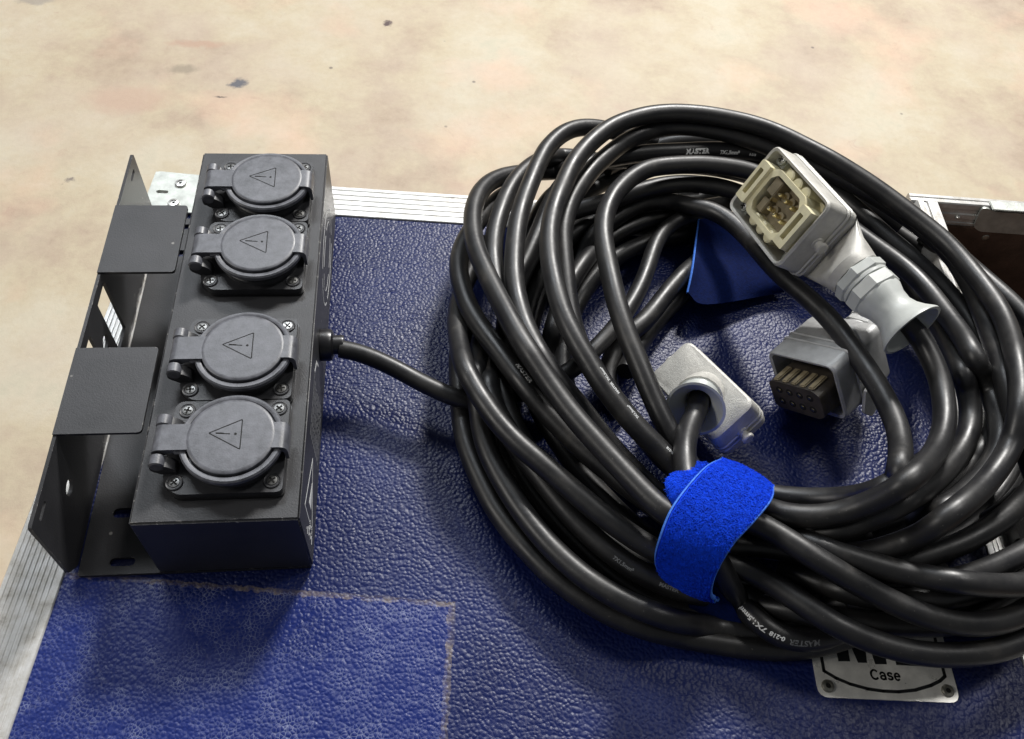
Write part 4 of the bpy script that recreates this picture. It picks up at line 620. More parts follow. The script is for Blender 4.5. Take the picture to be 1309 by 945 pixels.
 'T3': [(34.56,-1.2,0.68),(35.32,-1.06,0.93),(36.04,-0.94,1.21),(36.73,-0.8,1.51),(37.47,-0.55,1.67),(38.3,-0.16,1.65),(39.1,0.28,1.63),(39.89,0.78,1.59),(40.6,1.3,1.61),(41.28,1.87,1.61),(41.94,2.49,1.6),(42.56,3.15,1.59),(43.14,3.84,1.59),(43.68,4.57,1.58),(44.19,5.32,1.56),(44.65,6.11,1.55),(45.06,6.91,1.54),(45.42,7.73,1.54),(45.72,8.57,1.55),(45.95,9.43,1.56),(46.1,10.3,1.57),(46.19,11.18,1.58),(46.22,12.07,1.59),(46.22,12.97,1.61),(46.19,13.88,1.61),(46.12,14.78,1.61),(45.99,15.69,1.62),(45.79,16.57,1.62),(45.49,17.42,1.62),(45.09,18.22,1.63),(44.63,18.99,1.63),(44.15,19.75,1.63),(43.92,20.13,1.63)],
 'T4': [(37.13,-0.42,0.55),(38,-0.19,0.56),(38.88,0.06,0.57),(39.7,0.31,0.7),(39.76,0.15,1.91),(40.27,0.34,2.46),(41.18,0.88,2.42),(41.98,1.49,2.4),(42.67,2.15,2.39),(43.28,2.85,2.4),(43.83,3.58,2.41),(44.32,4.32,2.43),(44.76,5.09,2.45),(45.14,5.86,2.48),(45.48,6.66,2.5),(45.79,7.47,2.53),(46.04,8.3,2.55),(46.22,9.15,2.57),(46.32,10.01,2.6),(46.36,10.89,2.63),(46.3,11.77,2.66),(46.19,12.66,2.67),(46.07,13.57,2.67),(46.02,14.02,2.67)],
 'N1': [(32.72,23.86,0.9),(31.8,23.39,1.15),(30.88,22.91,1.41),(30.01,22.53,1.58),(29.22,22.35,1.54),(28.41,22.19,1.47),(27.56,22.01,1.41),(26.68,21.8,1.34),(25.82,21.49,1.27),(24.97,21.08,1.2),(24.16,20.59,1.14),(23.42,19.99,1.08),(22.67,19.09,1.28),(21.93,17.91,1.71),(21.35,16.95,1.85),(20.85,16,1.96),(20.43,15.16,1.91),(20.07,14.36,1.79),(19.76,13.55,1.68),(19.5,12.75,1.55),(19.36,12.25,1.02),(19.25,11.64,0.62),(19.13,10.67,0.68),(19.18,9.81,0.57),(19.33,8.89,0.55),(19.42,8.43,0.55)],
 'N2': [(31.06,21.79,0.55),(30.22,21.54,0.59),(29.34,21.28,0.64),(28.41,21.03,0.7),(27.47,20.75,0.76),(26.54,20.39,0.81),(25.64,19.96,0.86),(24.79,19.43,0.91),(24,18.82,0.97),(23.28,18.13,1.02),(22.63,17.37,1.07),(22.04,16.52,1.16),(21.52,15.64,1.24),(21.1,14.9,1.12),(20.75,14.15,0.98),(20.45,13.35,0.87),(20.23,12.45,0.86),(20.05,11.47,0.96),(19.92,10.4,1.17),(19.88,9.39,1.31),(19.93,8.43,1.37),(20.15,7.73,1.06),(20.46,7.16,0.55)],
 'N3': [(8.02,10.98,2.6),(8.89,10.77,2.53),(9.74,10.43,2.46),(10.56,10,2.39),(11.37,9.51,2.32),(12.16,9.01,2.25),(12.97,8.55,2.19),(13.78,8.16,2.12),(14.6,8.02,1.88),(15.44,8.1,1.67),(16.28,8.33,1.53),(17.14,8.73,1.29),(18,9.11,1.18),(18.76,9.22,1.57),(19.47,9.3,2.07),(20.19,9.7,2.23),(20.9,10.31,2.24),(21.58,10.98,2.3),(22.26,11.68,2.39),(22.91,12.41,2.51),(23.56,13.33,2.48),(24.19,14.33,2.44),(24.76,15.36,2.42),(25.23,16.36,2.4),(25.64,17.33,2.37),(26.04,18.27,2.34),(26.48,19.13,2.3),(27.01,19.89,2.25),(27.61,20.5,2.2),(28.24,20.95,2.15),(28.91,21.33,1.98),(29.53,21.46,1.91),(30.21,21.51,1.73),(30.97,21.43,1.49),(31.86,21.41,1.06)],
 'N4': [(31.25,19.5,0.8),(30.37,19.42,0.72),(29.56,19.08,0.64),(28.63,18.02,1.09),(27.78,16.98,1.48),(27.11,16.19,1.57),(26.47,15.41,1.64),(25.87,14.62,1.72),(25.28,13.84,1.8),(24.65,13.11,1.87),(23.96,12.51,1.86),(23.35,12.05,1.65),(22.91,11.58,1.29),(22.57,10.88,1.11),(22.37,10.12,0.94),(22.39,9.31,0.78),(22.59,8.5,0.63),(22.7,8.09,0.55)],
 'N5': [(32.53,24.97,0.55),(31.64,24.73,0.55),(30.74,24.5,0.55),(29.85,24.27,0.55),(28.96,24.02,0.55),(28.07,23.76,0.55),(27.18,23.51,0.55),(26.31,23.22,0.55),(25.45,22.87,0.55),(24.63,22.45,0.55),(23.84,21.97,0.55),(23.09,21.44,0.55),(22.39,20.83,0.55),(21.75,20.17,0.55),(21.16,19.46,0.55),(20.61,18.72,0.55),(20.1,17.94,0.55),(19.64,17.14,0.55),(19.24,16.31,0.55),(18.91,15.45,0.55),(18.63,14.57,0.55),(18.38,13.68,0.55),(18.25,13.24,0.55)],
 'N6': [(30.22,17.91,0.55),(29.34,17.49,0.55),(28.56,16.93,0.55),(27.84,16.3,0.56),(27.14,15.6,0.6),(26.47,14.87,0.66),(25.83,14.09,0.72),(25.21,13.28,0.81),(24.61,12.4,0.95),(24,11.37,1.27),(23.47,10.4,1.49),(23.23,9.93,1.58)],
 'V1': [(19.36,18.72,1.14),(19.69,19.72,1.18),(20.09,20.69,1.21),(20.59,21.59,1.23),(21.18,22.42,1.25),(21.83,23.22,1.26),(22.57,23.97,1.26),(23.38,24.65,1.25),(24.23,25.27,1.22),(25.1,25.74,1.23),(25.97,26.05,1.31),(26.85,26.21,1.44),(27.74,26.28,1.59),(28.64,26.28,1.72),(29.55,26.22,1.83),(30.44,26.08,1.92),(31.33,25.86,1.99),(32.2,25.56,2.05),(33.05,25.2,2.1),(33.86,24.76,2.14),(34.65,24.27,2.17),(35.44,23.78,2.2)],
 'V2': [(24.16,25.47,2.26),(25.04,26.04,2.26),(25.97,26.75,2.15),(26.93,27.47,1.98),(27.89,27.97,1.94),(28.71,27.96,2.23),(29.53,27.83,2.51),(30.38,27.67,2.71),(31.24,27.44,2.87),(32.09,27.15,2.98),(32.93,26.83,3.07),(33.77,26.47,3.14),(34.57,26.06,3.19),(35.35,25.58,3.24),(36.08,25.01,3.29),(36.73,24.35,3.35),(37.36,23.65,3.38),(37.97,22.97,3.38),(38.59,22.3,3.35),(39.25,21.68,3.28),(39.95,21.12,3.13),(40.71,20.64,2.9),(41.47,20.14,2.68),(41.85,19.89,2.57)],
 'X1': [(18.79,7.21,0.55),(18.44,7.72,1.11),(18.12,8.23,1.65),(17.88,8.87,2),(17.75,9.81,1.91),(17.72,10.88,1.65),(17.76,11.9,1.49),(17.85,12.78,1.51),(18,13.62,1.57),(18.21,14.48,1.58),(18.48,15.34,1.61),(18.81,16.17,1.65),(19.2,16.96,1.71),(19.64,17.72,1.79),(20.16,18.49,1.81),(20.77,19.32,1.73),(21.44,20.1,1.64),(22.15,20.78,1.61),(22.9,21.34,1.61),(23.69,21.82,1.61),(24.51,22.22,1.6),(25.36,22.56,1.58),(26.24,22.85,1.56),(27.13,23.07,1.54),(28.05,23.24,1.5),(28.98,23.39,1.44),(29.92,23.56,1.37)],
 'X3': [(15.47,13.9,0.85),(15.31,13.2,0.57),(15.14,12.29,0.56),(15.03,11.36,0.57),(15,10.41,0.6),(15.04,9.44,0.65),(15.13,8.5,0.66),(15.24,7.53,0.74),(15.39,6.61,0.75),(15.58,5.79,0.59),(15.81,4.91,0.55),(16.06,4.01,0.55),(16.37,3.13,0.55),(16.74,2.28,0.55),(17.17,1.45,0.55),(17.66,0.65,0.55),(18.21,-0.1,0.55),(18.81,-0.82,0.55),(19.44,-1.5,0.55),(20.11,-2.14,0.55),(20.85,-2.71,0.55),(21.65,-3.19,0.55),(22.47,-3.62,0.55)],
 'X4': [(18.33,18.27,0.6),(18.53,19.15,0.62),(18.72,19.99,0.67),(18.96,20.84,0.72),(19.27,21.7,0.77),(19.62,22.56,0.82),(20.05,23.41,0.86),(20.59,24.23,0.9),(21.29,24.96,0.92),(22.12,25.56,0.95),(23.01,26.03,0.99),(23.92,26.45,1.01),(24.85,26.81,1.01),(25.8,27.11,0.99),(26.77,27.4,0.93),(27.73,27.57,0.94),(28.62,27.53,1.1),(29.5,27.39,1.3),(30.39,27.24,1.45),(31.27,27.04,1.59),(32.13,26.79,1.72),(32.98,26.5,1.83),(33.82,26.14,1.94),(34.63,25.72,2.04),(35.41,25.23,2.13),(36.16,24.67,2.23),(36.88,24.09,2.31),(37.59,23.52,2.32),(38.27,22.89,2.31),(38.93,22.25,2.27),(39.62,21.66,2.18),(39.97,21.38,2.12)],
 'X5': [(38.24,26.16,0.6),(38.92,25.55,0.6),(39.59,24.94,0.59),(40.27,24.32,0.59),(40.93,23.69,0.58),(41.57,23.04,0.58),(42.2,22.38,0.57),(42.81,21.7,0.57),(43.4,21,0.56),(43.94,20.27,0.56),(44.42,19.49,0.55),(44.82,18.67,0.55),(45.17,17.83,0.55),(45.45,16.96,0.55),(45.67,16.07,0.55),(45.84,15.17,0.55),(45.95,14.27,0.55),(46,13.35,0.55),(45.99,12.44,0.55),(45.91,11.53,0.55),(45.77,10.63,0.55),(45.57,9.74,0.55),(45.31,8.86,0.55),(45,8,0.55),(44.64,7.15,0.56),(44.25,6.32,0.56),(43.8,5.52,0.57),(43.28,4.74,0.59),(42.69,4.02,0.62),(42.02,3.34,0.67),(41.28,2.71,0.73),(40.49,2.14,0.81),(39.61,1.61,0.95),(38.67,1.16,1.12),(37.7,0.74,1.31),(36.77,0.34,1.47)],
 'X6': [(29.29,-1.8,0.55),(30.16,-2.15,0.58),(30.87,-2.61,0.93),(31.63,-3,1.17),(32.66,-3.17,0.9),(33.7,-3.28,0.67),(34.53,-3.43,0.83),(35.44,-3.43,0.88),(36.54,-3.24,0.59),(37.45,-3.08,0.61),(38.35,-2.85,0.63),(39.28,-2.5,0.56),(40.12,-2.08,0.55),(40.91,-1.59,0.56),(41.67,-1.05,0.58),(42.42,-0.51,0.59),(42.8,-0.24,0.6)],
 'X7': [(27.34,-2.96,0.97),(28.02,-3.42,1.57),(28.75,-3.8,2),(29.53,-4.13,2.26),(30.31,-4.43,2.5),(31.17,-4.64,2.58),(32.11,-4.76,2.49),(33.08,-4.82,2.39),(34.04,-4.86,2.31),(35.01,-4.86,2.25),(35.97,-4.8,2.21),(36.89,-4.63,2.18),(37.78,-4.37,2.17),(38.7,-4.05,2.1),(39.63,-3.72,2)],
 'X8': [(25.1,-0.87,2.6),(26.11,-0.82,2.52),(27.07,-0.86,2.57),(27.99,-0.98,2.63),(28.86,-1.21,2.76),(29.69,-1.53,2.86),(30.56,-1.86,2.84),(31.49,-2.13,2.67),(32.4,-2.4,2.56),(33.31,-2.57,2.48),(34.24,-2.58,2.43),(35.28,-2.42,2.23),(36.98,-1.84,1.01)],
 'X9': [(19.24,3.67,0.6),(19.8,2.87,0.59),(20.37,2.08,0.58),(20.99,1.34,0.57),(21.67,0.65,0.57),(22.42,0.03,0.56),(23.22,-0.52,0.55),(24.07,-1,0.55),(24.96,-1.36,0.55),(25.91,-1.6,0.55),(26.87,-1.76,0.55),(27.35,-1.83,0.55)],
 'X10': [(27.28,1.32,0.55),(28.14,0.92,0.56),(29.01,0.55,0.59),(29.91,0.27,0.61),(30.84,0.12,0.63),(31.78,0.07,0.64),(32.54,-0.04,1),(33.09,-0.23,1.71),(34.05,0.01,1.59),(35,0.33,1.48),(35.88,0.69,1.46),(36.7,1.09,1.48),(37.54,1.61,1.41),(38.38,2.24,1.26),(38.59,2.55,1.92),(38.86,3,2.38),(39.16,3.5,2.75),(39.59,3.96,2.56)],
}

coil = thing('cable_coil', 'thick black rubber cable coiled in many loops on the blue flight case', 'cable', (0, 0, 0))
PATH = {}; OBJ = {}
for n, P in CABLES.items():
    bm = bmesh.new(); r = .48 if n == 'N3' else .54
    PATH[n] = tube(bm, P, r); PATH[n] += (r,)
    OBJ[n] = done('cable_loop', bm, 'rubber', coil, 60)
OBJ['N3']['label'] = 'thinner supply cable running from the box into the coil'
def cable_text(n, s, near, size, ang, flip=False, m='white_print', bold=.01, spin=1.0):
    """print s along cable n around the point nearest to `near`"""
    C, T, r = PATH[n]; near = Vector(near)
    i0 = min(range(len(C)), key=lambda i: (C[i] - near).length)
    L = [0]
    for a, b in zip(C[:-1], C[1:]): L.append(L[-1] + (b - a).length)
    view = Vector((12.44, -16.9, 39.25))
    vs, fs = text_verts(s, size, bold); bm = bmesh.new(); vv = []
    for x, y, z in vs:
        t = L[i0] + (-x if flip else x)
        j = max(0, min(len(C) - 2, int(np.searchsorted(L, t)) - 1)); k = (t - L[j]) / max(L[j + 1] - L[j], 1e-6); k = max(0, min(1, k))
        c = C[j].lerp(C[j + 1], k); d = T[j].lerp(T[j + 1], k).normalized()
        e = (view - c); e = (e - d * e.dot(d)).normalized(); f = e.cross(d)   # e towards the room, f sideways
        a = ang + (-y if not flip else y) / r * spin
        vv.append(bm.verts.new(c + (e * cos(a) - f * sin(a) * 1.0) * (r + .006)))
    for f in fs:
        try: bm.faces.new([vv[i] for i in f])
        except ValueError: pass
    done('cable_print', bm, m, OBJ[n], 0)

# ------------------------------------------------------------------ connectors
def mrot(R): return Matrix(R)
def make_hood(name, label, cat, pos, R, L, W, h, bodymat, angled, collar, gmat='gland', open_down=False, peg=True, gl=1.0, gs=1.0, trumpet=True, rib=(.62, .75), nuts=True, t0=0.0):
    t = thing(name, label, cat, pos, mrot(R))
    base = rrect(L, W, .45, 4); cc = circ_like(base)
    def rect(z, k=1.0, dx=0, sl=0): return [Vector((x * k + dx, y * k, z + sl * x)) for x, y in base]
    bm = bmesh.new(); cx, cy, cz, g = collar          # collar centre in x and z, g = gland direction (x, z)
    G = Vector(g).normalized(); e2 = (Vector((0, 1, 0)) - G * G.y).normalized(); e1 = G.cross(e2); c0 = Vector((cx, cy, cz))
    if e1.x < 0: e1 = -e1
    rc = 1.32 * gl
    outer = [rect(-.02, .985), rect(-.12), rect(-h + .55), rect(-h, .985)]
    if angled:
        c1 = c0 - G * .5
        outer[3] = [Vector((x * .985, y * .985, -h - (x - L / 2) * .06)) for x, y in base]
        mid = [Vector((x, y, 0)) for x, y in base]
        outer.append([(outer[3][i]).lerp(c1 + (e1 * cc[i][0] + e2 * cc[i][1]) * rc * 1.08, .72) for i in range(len(base))])
        outer.append([c1 + (e1 * cc[i][0] + e2 * cc[i][1]) * rc * 1.08 for i in range(len(base))])
        outer.append([c0 + (e1 * cc[i][0] + e2 * cc[i][1]) * rc for i in range(len(base))])
    else:
        outer[3] = rect(-h, .965); outer.append(rect(-h - .1, .90)); outer.append([Vector((cx * .5 + cc[i][0] * rc * 1.04, cy * .5 + cc[i][1] * rc * 1.04, -h - .12)) for i in range(len(base))])
        outer.append([c0 + (e1 * cc[i][0] + e2 * cc[i][1]) * rc for i in range(len(base))])
    inner = [rect(-.02, .985)]
    inn = rrect(L - .42, W - .42, .32, 4)
    def irect(z): return [Vector((x, y, z)) for x, y in inn]
    loops = [irect(-h * .86), irect(-.06), [Vector((x * .97, y * .97, 0)) for x, y in base]] + outer[1:]
    loft(bm, loops)
    b = done('hood', bm, bodymat, t, 28)
    # raised double rib round the hood
    bm = bmesh.new()
    for z in (-h * rib[0], -h * rib[1]):
        a = [Vector((x * 1.008, y * 1.012, z)) for x, y in base]; q = [Vector((x * 1.03, y * 1.045, z - .08)) for x, y in base]; w = [Vector((x * 1.008, y * 1.012, z - .16)) for x, y in base]
        n = len(base); A = [[bm.verts.new(p) for p in l] for l in (a, q, w)]
        for l0, l1 in zip(A[:-1], A[1:]):
            for i in range(n): bm.faces.new((l0[i], l0[(i + 1) % n], l1[(i + 1) % n], l1[i]))
    done('rib', bm, bodymat, b, 60)
    if peg:
        for sx in (-1, 1):
            bm = bmesh.new(); x = sx * L / 2
            lathe(bm, [(-.02, .36), (.06, .34), (.10, .23), (.34, .23), (.36, .33), (.50, .33), (.55, .27)], (x, 0, -h * .48), (sx, 0, 0), 20)
            done('locking_peg', bm, bodymat, b)
    # gland
    def lz(bm, prof, n, phase=0): lathe(bm, [((tt + t0) * gs, rr) for tt, rr in prof], c0, G, n, phase=phase)
    if nuts:
        bm = bmesh.new(); lz(bm, [(-.1, rc * .93), (.02, rc * 1.02), (.08, rc * 1.07), (.52, rc * 1.07), (.6, rc * 1.0), (.62, rc * .86), (.85, rc * .86)], 8, phase=.3)
        done('gland_body', bm, gmat, t, 25)
        bm = bmesh.new(); lz(bm, [(.60, rc * .95), (.66, rc * .98), (.80, rc * .98), (.84, rc * .9)], 32); done('gland_ring', bm, gmat, t)
        bm = bmesh.new(); lz(bm, [(.82, rc * .94), (.90, rc * 1.04), (1.50, rc * 1.04), (1.60, rc * .96)], 8, phase=.55); done('gland_nut', bm, gmat, t, 25)
    if trumpet:
        bm = bmesh.new()
        lz(bm, [(1.58, rc * .93), (1.75, rc * .93), (2.2, rc * .80), (2.7, rc * .76), (3.1, rc * .84), (3.5, rc * 1.0), (3.8, rc * 1.16), (3.92, rc * 1.22), (4.02, rc * 1.23), (4.03, rc * 1.12), (3.75, rc * 1.0), (3.4, rc * .86), (2.9, rc * .62), (2.2, rc * .5), (1.7, rc * .5)], 48)
        done('trumpet_nozzle', bm, gmat, t, 35)
    return t
R1 = [[0.206, 0.462, -0.862], [-0.968, 0.223, -0.112], [0.14, 0.858, 0.494]]
R2 = [[0.445, -0.715, 0.539], [-0.884, -0.447, 0.137], [0.143, -0.537, -0.831]]
R3 = [[0.456, -0.414, -0.788], [-0.681, 0.407, -0.608], [0.573, 0.814, -0.097]]
c1 = make_hood('plug_connector', 'grey multi pin plug lying on top of the coil, its ivory pin insert facing up', 'plug',
               (31.01, 15.87, 8.2), R1, 5.79, 4.21, 2.38, 'cast', True, (4.9, 0, -2.65, (.965, 0, -.26)))
# insert of the plug: frame, well, pins, screws
bm = bmesh.new(); z0 = -1.8
cube(bm, -2.3, 2.3, -1.5, 1.5, z0, -1.15, .06)
ring_o = rpoly([(-1.75, -1.1), (-1.3, -1.42), (1.3, -1.42), (1.75, -1.1), (1.75, 1.1), (1.3, 1.42), (-1.3, 1.42), (-1.75, 1.1)], .12, 2)
ring_i = rpoly([(-1.45, -.75), (-1.1, -1.14), (1.1, -1.14), (1.5, -.75), (1.5, .75), (1.1, 1.14), (-1.1, 1.14), (-1.45, .75)], .1, 2)
extrude_poly(bm, ring_o, -1.26, .08, [ring_i])
for sx in (-1, 1):
    x0, x1 = sorted((sx * 1.70, sx * 2.52))
    extrude_poly(bm, rpoly([(x0, -1.2), (x1, -1.2), (x1, 1.2), (x0, 1.2)], .08, 2), -1.3, .34, [rpoly([(x0 + .22, -.8), (x1 - .26, -.8), (x1 - .26, .8), (x0 + .22, .8)], .04, 1)])
for sy in (-1, 1):
    for x in (-.75, 0.05, .85):
        lathe(bm, [(-1.5, .36), (-.22, .36), (-.15, .28)], (x, sy * 1.42, 0), (0, 0, 1), 16)
ins = done('contact_insert', bm, 'ivory', c1, 35)
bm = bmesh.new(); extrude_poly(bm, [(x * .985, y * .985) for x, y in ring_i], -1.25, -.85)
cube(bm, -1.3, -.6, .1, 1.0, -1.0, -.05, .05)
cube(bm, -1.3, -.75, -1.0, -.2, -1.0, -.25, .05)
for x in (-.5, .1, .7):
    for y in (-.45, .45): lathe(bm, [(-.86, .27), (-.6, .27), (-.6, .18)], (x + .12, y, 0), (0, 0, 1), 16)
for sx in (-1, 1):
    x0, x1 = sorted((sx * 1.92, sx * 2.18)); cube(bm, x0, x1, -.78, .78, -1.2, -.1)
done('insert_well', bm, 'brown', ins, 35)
for x in (-.5, .1, .7):
    for y in (-.45, .45):
        bm = bmesh.new(); lathe(bm, [(-1.1, .14), (-.25, .14), (-.12, .11), (-.05, .05)], (0, 0, 0), (0, 0, 1), 14)
        o = done('contact_pin', bm, 'brass', ins); o.location = (x + .12, y, 0)
bm = bmesh.new(); cube(bm, -.95, -.85, -.34, .34, -1.1, -.34, .02); o = done('earth_blade', bm, 'brass', ins)
for (x, y) in ((-2.42, 1.6), (2.42, 1.6), (2.42, -1.6), (-2.42, -1.6)):
    bm = screw_bm(); bmesh.ops.scale(bm, vec=(.95, .95, 2.2), verts=bm.verts)
    o = done('screw', bm, ['zinc', 'screw_bright', 'black'], c1, 30); o.location = (x, y, -.75)
    bm = bmesh.new(); cube(bm, x - .38, x + .38, y - .38, y + .38, -1.6, -.77, .05); done('mounting_tab', bm, 'zinc', c1)
c2 = make_hood('hood_connector', 'pale grey connector hood standing inside the coil with a cable bending out of its ring', 'connector',
               (27.63, 7.57, 1.62), R2, 5.34, 2.9, 2.48, 'cast', False, (.5, .34, -2.95, (.6, .44, -.67)), gl=.90, gs=.55, rib=(.3, .5), nuts=False, t0=-1.75)
c3 = make_hood('socket_connector', 'mid grey connector half hidden under the plug, its brown insert facing left', 'connector',
               (32.44, 8.0, 2.75), R3, 4.3, 3.5, 3.9, 'cast_dark', False, (0.2, 0, -4.4, (0, 0, -1)), gmat='cast_dark', gl=1.05, gs=.8, trumpet=False, rib=(.34, .46))
bm = bmesh.new()
pts = rpoly([(-1.6, -.8), (-1.25, -.95), (1.25, -.95), (1.65, -.7), (1.65, .6), (1.25, .9), (-1.25, .9), (-1.6, .75)], .12, 2)
extrude_poly(bm, [(x, y - .25) for x, y in pts], -2.6, .95, [])
ins3 = done('contact_insert', bm, 'well', c3, 35)
bm = bmesh.new()
for i in range(5):
    x = -1.1 + i * .56; cube(bm, x - .19, x + .19, .62, .78, -.3, .88, .06)
done('insert_ridge', bm, 'bronze', ins3)
bm = bmesh.new()
for i in range(4):
    for y in (-.4, .35):
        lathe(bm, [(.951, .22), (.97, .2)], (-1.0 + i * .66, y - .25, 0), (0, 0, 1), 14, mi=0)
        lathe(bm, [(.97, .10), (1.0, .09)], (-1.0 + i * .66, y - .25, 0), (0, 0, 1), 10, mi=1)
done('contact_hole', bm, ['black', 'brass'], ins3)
bm = bmesh.new()
extrude_poly(bm, rpoly([(-1.5, .8), (-1.0, 1.9), (-1.5, 2.5), (-2.5, 2.0), (-3.3, 1.2), (-2.7, .7)], .2, 2), 2.22, 2.40, T=lambda a, b, t: Vector((t, -b, a)))
done('locking_lever', bm, 'cast_dark', c3)

# ------------------------------------------------------------------ blue hook-and-loop strap
BAND = [((26.55, 3.18, 2.5), (28.86, 1.73, 2.0)), ((26.1, 2.67, 4.2), (28.41, 1.31, 3.8)), ((25.62, 1.93, 5.8), (27.97, 0.74, 5.2)), ((24.49, 0.98, 6.9), (27.21, -0.43, 6.3)), ((23.36, -0.13, 7.2), (26.08, -1.54, 6.6)), ((22.52, -1.1, 7.0), (25.1, -2.37, 6.4)), ((22.05, -1.99, 6.3), (24.58, -2.98, 5.7)), ((22.06, -2.33, 5.0), (24.47, -3.32, 4.6)), ((22.55, -2.43, 3.6), (24.71, -3.45, 3.3)), ((23.46, -2.38, 2.4), (25.36, -3.27, 2.2))]
TAIL = [((23.77, -2.4, 2.6), (25.53, -2.93, 2.8)), ((24.05, -2.65, 2.0), (26.02, -3.37, 2.0)), ((24.25, -3.02, 1.3), (26.52, -3.97, 1.3)), ((24.5, -3.41, 0.6), (27.11, -4.7, 0.6))]
UNDER = [((24.17, 2.13, 4.6), (25.13, 1.85, 5.4)), ((23.34, 1.37, 5.2), (24.57, 1.19, 5.9)), ((23.02, 0.75, 5.5), (24.14, 0.65, 6.2)), ((23.12, 0.08, 5.6), (23.61, 0.05, 6.2)), ((23.36, -0.4, 5.4), (23.54, -0.42, 5.8))]
REAR = [((29.65, 21.98, 2.0), (31.44, 21.84, 2.0), (34.52, 20.27, 2.2)), ((29.33, 20.78, 2.1), (30.86, 20.4, 2.2), (34.52, 18.41, 2.2)), ((28.95, 19.37, 1.9), (30.42, 18.74, 1.6), (34.66, 17.24, 1.6)), ((28.19, 16.86, 2.0), (29.56, 16.68, 1.5), (34.51, 16.45, 1.0)), ((27.7, 15.42, 1.7), (28.9, 14.85, 1.3), (34.22, 16.48, 0.4))]

def cr1(P, k):
    Q = [2 * P[0] - P[1]] + list(P) + [2 * P[-1] - P[-2]]; o = []
    for i in range(1, len(Q) - 2):
        a, b, c, d = Q[i - 1:i + 3]
        for j in range(k):
            t = j / k; o.append(0.5 * ((2 * b) + (c - a) * t + (2 * a - 5 * b + 4 * c - d) * t * t + (3 * b - a - 3 * c + d) * t ** 3))
    o.append(Q[-2]); return o
def sheet(rows, k, m, bulge, noise, rng):
    cols = [cr1([Vector(r[i]) for r in rows], k) for i in range(len(rows[0]))]
    G = []
    for j in range(len(cols[0])):
        if len(cols) == 2:
            a, b = cols[0][j], cols[1][j]; row = [a.lerp(b, i / m) for i in range(m + 1)]
        else:
            row = cr1([c[j] for c in cols], m)
        G.append(row)
    n = len(G); w = len(G[0]); Nn = []
    for j in range(n):
        rr = []
        for i in range(w):
            du = G[j][min(i + 1, w - 1)] - G[j][max(i - 1, 0)]; dv = G[min(j + 1, n - 1)][i] - G[max(j - 1, 0)][i]
            q = du.cross(dv).normalized()
            if q.dot(Vector((12.4, -17, 39)) - G[j][i]) < 0: q = -q
            rr.append(q)
        Nn.append(rr)
    for j in range(n):
        for i in range(w):
            x = i / (w - 1); G[j][i] = G[j][i] + Nn[j][i] * (bulge * 4 * x * (1 - x) + noise * rng.gauss(0, 1))
    return G, Nn
def sheet_obj(name, rows, m, parent, thick=.14, k=8, w=24, bulge=.12, noise=0.0, seed=1):
    rng = random.Random(seed); G, Nn = sheet(rows, k, w, bulge, noise, rng)
    bm = bmesh.new(); n = len(G); w = len(G[0])
    A = [[bm.verts.new(G[j][i]) for i in range(w)] for j in range(n)]
    B = [[bm.verts.new(G[j][i] - Nn[j][i] * thick) for i in range(w)] for j in range(n)]
    for j in range(n - 1):
        for i in range(w - 1):
            bm.faces.new((A[j][i], A[j][i + 1], A[j + 1][i + 1], A[j + 1][i])); bm.faces.new((B[j][i], B[j + 1][i], B[j + 1][i + 1], B[j][i + 1]))
    for j in range(n - 1):
        for i in (0, w - 1): bm.faces.new((A[j][i], A[j + 1][i], B[j + 1][i], B[j][i]))
    for i in range(w - 1):
        for j in (0, n - 1): bm.faces.new((A[j][i], A[j][i + 1], B[j][i + 1], B[j][i]))
    return done(name, bm, m, parent, 60), G, Nn
def pile(G, Nn, count, m, parent, seed, length=.13, margin=.06):
    rng = random.Random(seed); vs = []; fs = []; n = len(G); w = len(G[0])
    for q in range(count):
        a = rng.uniform(0, n - 1.001); b = rng.uniform(margin, 1 - margin) * (w - 1.001); j = int(a); i = int(b); s = a - j; t = b - i
        p = G[j][i].lerp(G[j][i + 1], t).lerp(G[j + 1][i].lerp(G[j + 1][i + 1], t), s); nn = Nn[j][i]
        d = Vector((rng.gauss(0, 1), rng.gauss(0, 1), rng.gauss(0, 1))); d = (d - nn * d.dot(nn)).normalized(); e = nn.cross(d)
        # clumps: height follows a coarse pattern
        hh = length * (.65 + .5 * (.5 + .5 * sin(p.x * 21 + 3 * sin(p.y * 13)) * sin(p.y * 19 + p.z * 23 + 2 * sin(p.x * 11)))) * rng.uniform(.8, 1.15)
        wd = .016; o = len(vs); lean = d * hh * rng.uniform(.3, .9)
        vs += [p - e * wd, p + e * wd, p + nn * hh * .8 + lean * .5 - e * wd, p + nn * hh * .8 + lean * .5 + e * wd, p + nn * hh * .75 + lean * 1.2]
        fs += [(o, o + 1, o + 3, o + 2), (o + 2, o + 3, o + 4)]
    me = bpy.data.meshes.new('loop_pile'); me.from_pydata([tuple(v) for v in vs], [], fs); me.update()
    ob = link('loop_pile', me, m, parent); ob['kind'] = 'stuff'; return ob
def edge_strip(G, Nn, side, m, parent, width=2):
    bm = bmesh.new(); w = len(G[0]); r = .075; loops = []
    P = [G[j][0 if side == 0 else w - 1] + Nn[j][0] * .0 for j in range(len(G))]
    for j in range(len(P)):
        t = (P[min(j + 1, len(P) - 1)] - P[max(j - 1, 0)]).normalized(); a = Nn[j][0 if side == 0 else -1]; b = t.cross(a)
        loops.append([P[j] - a * .05 + (a * cos(2 * pi * k / 8) * .11 + b * sin(2 * pi * k / 8) * .055) for k in range(8)])
    loft(bm, loops); done('woven_edge', bm, m, parent, 60)
strap = thing('cable_strap', 'bright blue fuzzy hook and loop strap tied round the front of the coil', 'strap', (0, 0, 0))
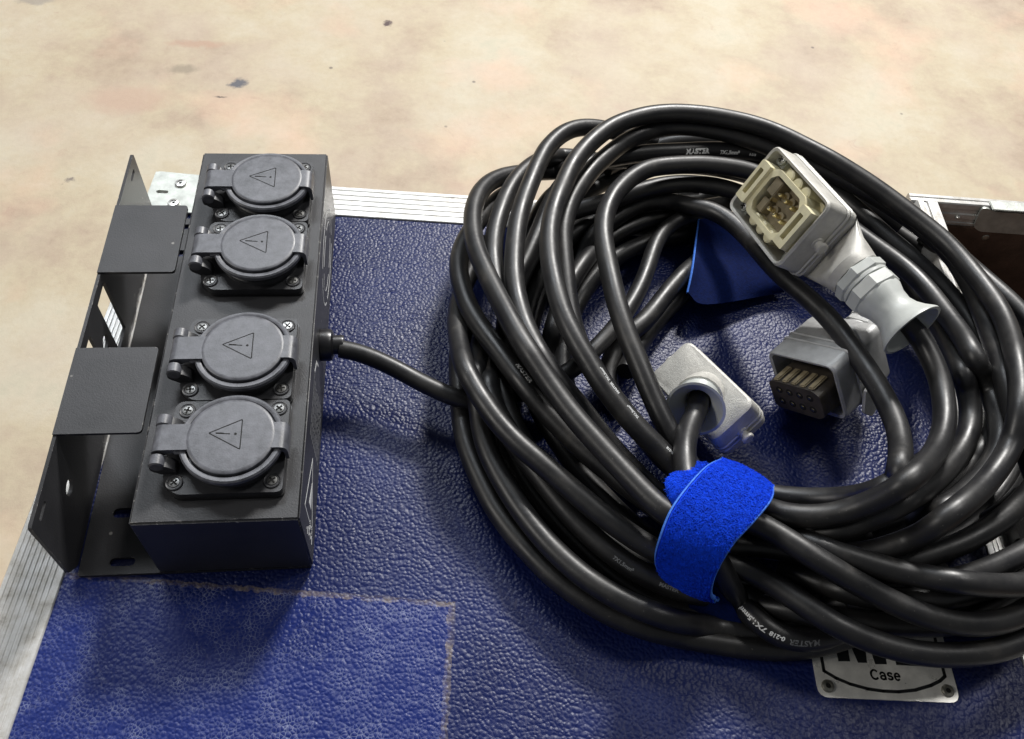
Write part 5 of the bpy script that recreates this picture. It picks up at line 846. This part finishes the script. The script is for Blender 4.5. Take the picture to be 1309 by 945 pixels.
band, G, Nn = sheet_obj('strap_band', BAND, 'strap', strap, .16, 10, 26, .18)
pile(G, Nn, 60000, 'strap', band, 5, .15, .035); edge_strip(G, Nn, 0, 'strap_edge', band); edge_strip(G, Nn, 1, 'strap_edge', band)
und, G, Nn = sheet_obj('strap_fold', UNDER, 'strap', strap, .16, 10, 14, .2)
pile(G, Nn, 14000, 'strap', und, 6, .17, .0)
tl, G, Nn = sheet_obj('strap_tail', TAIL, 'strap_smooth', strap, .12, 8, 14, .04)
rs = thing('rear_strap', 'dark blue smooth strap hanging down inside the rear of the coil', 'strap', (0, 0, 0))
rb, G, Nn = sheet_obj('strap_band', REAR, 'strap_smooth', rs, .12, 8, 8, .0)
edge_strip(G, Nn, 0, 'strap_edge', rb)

# ------------------------------------------------------------------ print on the cables
cable_text('TT', '7X1,5mm²', (26.48, -3.98, 3.0), 0.3, 0.25, True, 'white_print', 0.01)
cable_text('TT', '0-218', (27.71, -4.77, 2.1), 0.27, 0.2, True, 'white_print', 0.01)
cable_text('TT', 'MASTER', (28.76, -5.28, 1.8), 0.36, 0.3, True, 'grey_print', 0.01)
cable_text('E', 'MASTER  7X1,5mm²', (20.69, 5.72, 6.4), 0.18, 0.75, False, 'soft_print', 0.01)
cable_text('E', '7X1,5mm²', (21.54, 4.22, 6.2), 0.18, 0.7, False, 'soft_print', 0.01)
cable_text('E', '0-218', (23.1, 2.33, 5.6), 0.18, 0.7, False, 'soft_print', 0.01)
cable_text('A', 'MASTER', (16.55, 7.43, 3.8), 0.34, -0.75, False, 'white_print', 0.01)
cable_text('A', '7X1,5mm²', (15.0, 9.99, 3.8), 0.2, -0.95, False, 'grey_print', 0.01)
cable_text('H', 'MASTER', (29.53, 25.01, 4.1), 0.42, 0.1, False, 'white_print', 0.03)
cable_text('H', '7X1,5mm²', (31.56, 25.04, 4.1), 0.3, 0.25, False, 'white_print', 0.02)
cable_text('H', '0-218', (33.14, 24.83, 4.1), 0.2, 0.35, False, 'white_print', 0.01)
cable_text('R', '7X1,5mm²', (21.37, -1.47, 2.4), 0.24, 0.2, False, 'grey_print', 0.01)
cable_text('R', 'MASTER', (22.99, -2.58, 2.4), 0.24, 0.2, False, 'grey_print', 0.01)

# ------------------------------------------------------------------ centimetres -> metres
S_ = Matrix.Scale(CM, 4)
for me in bpy.data.meshes:
    if me.users: me.transform(S_)
for o in bpy.data.objects: o.location = o.location * CM
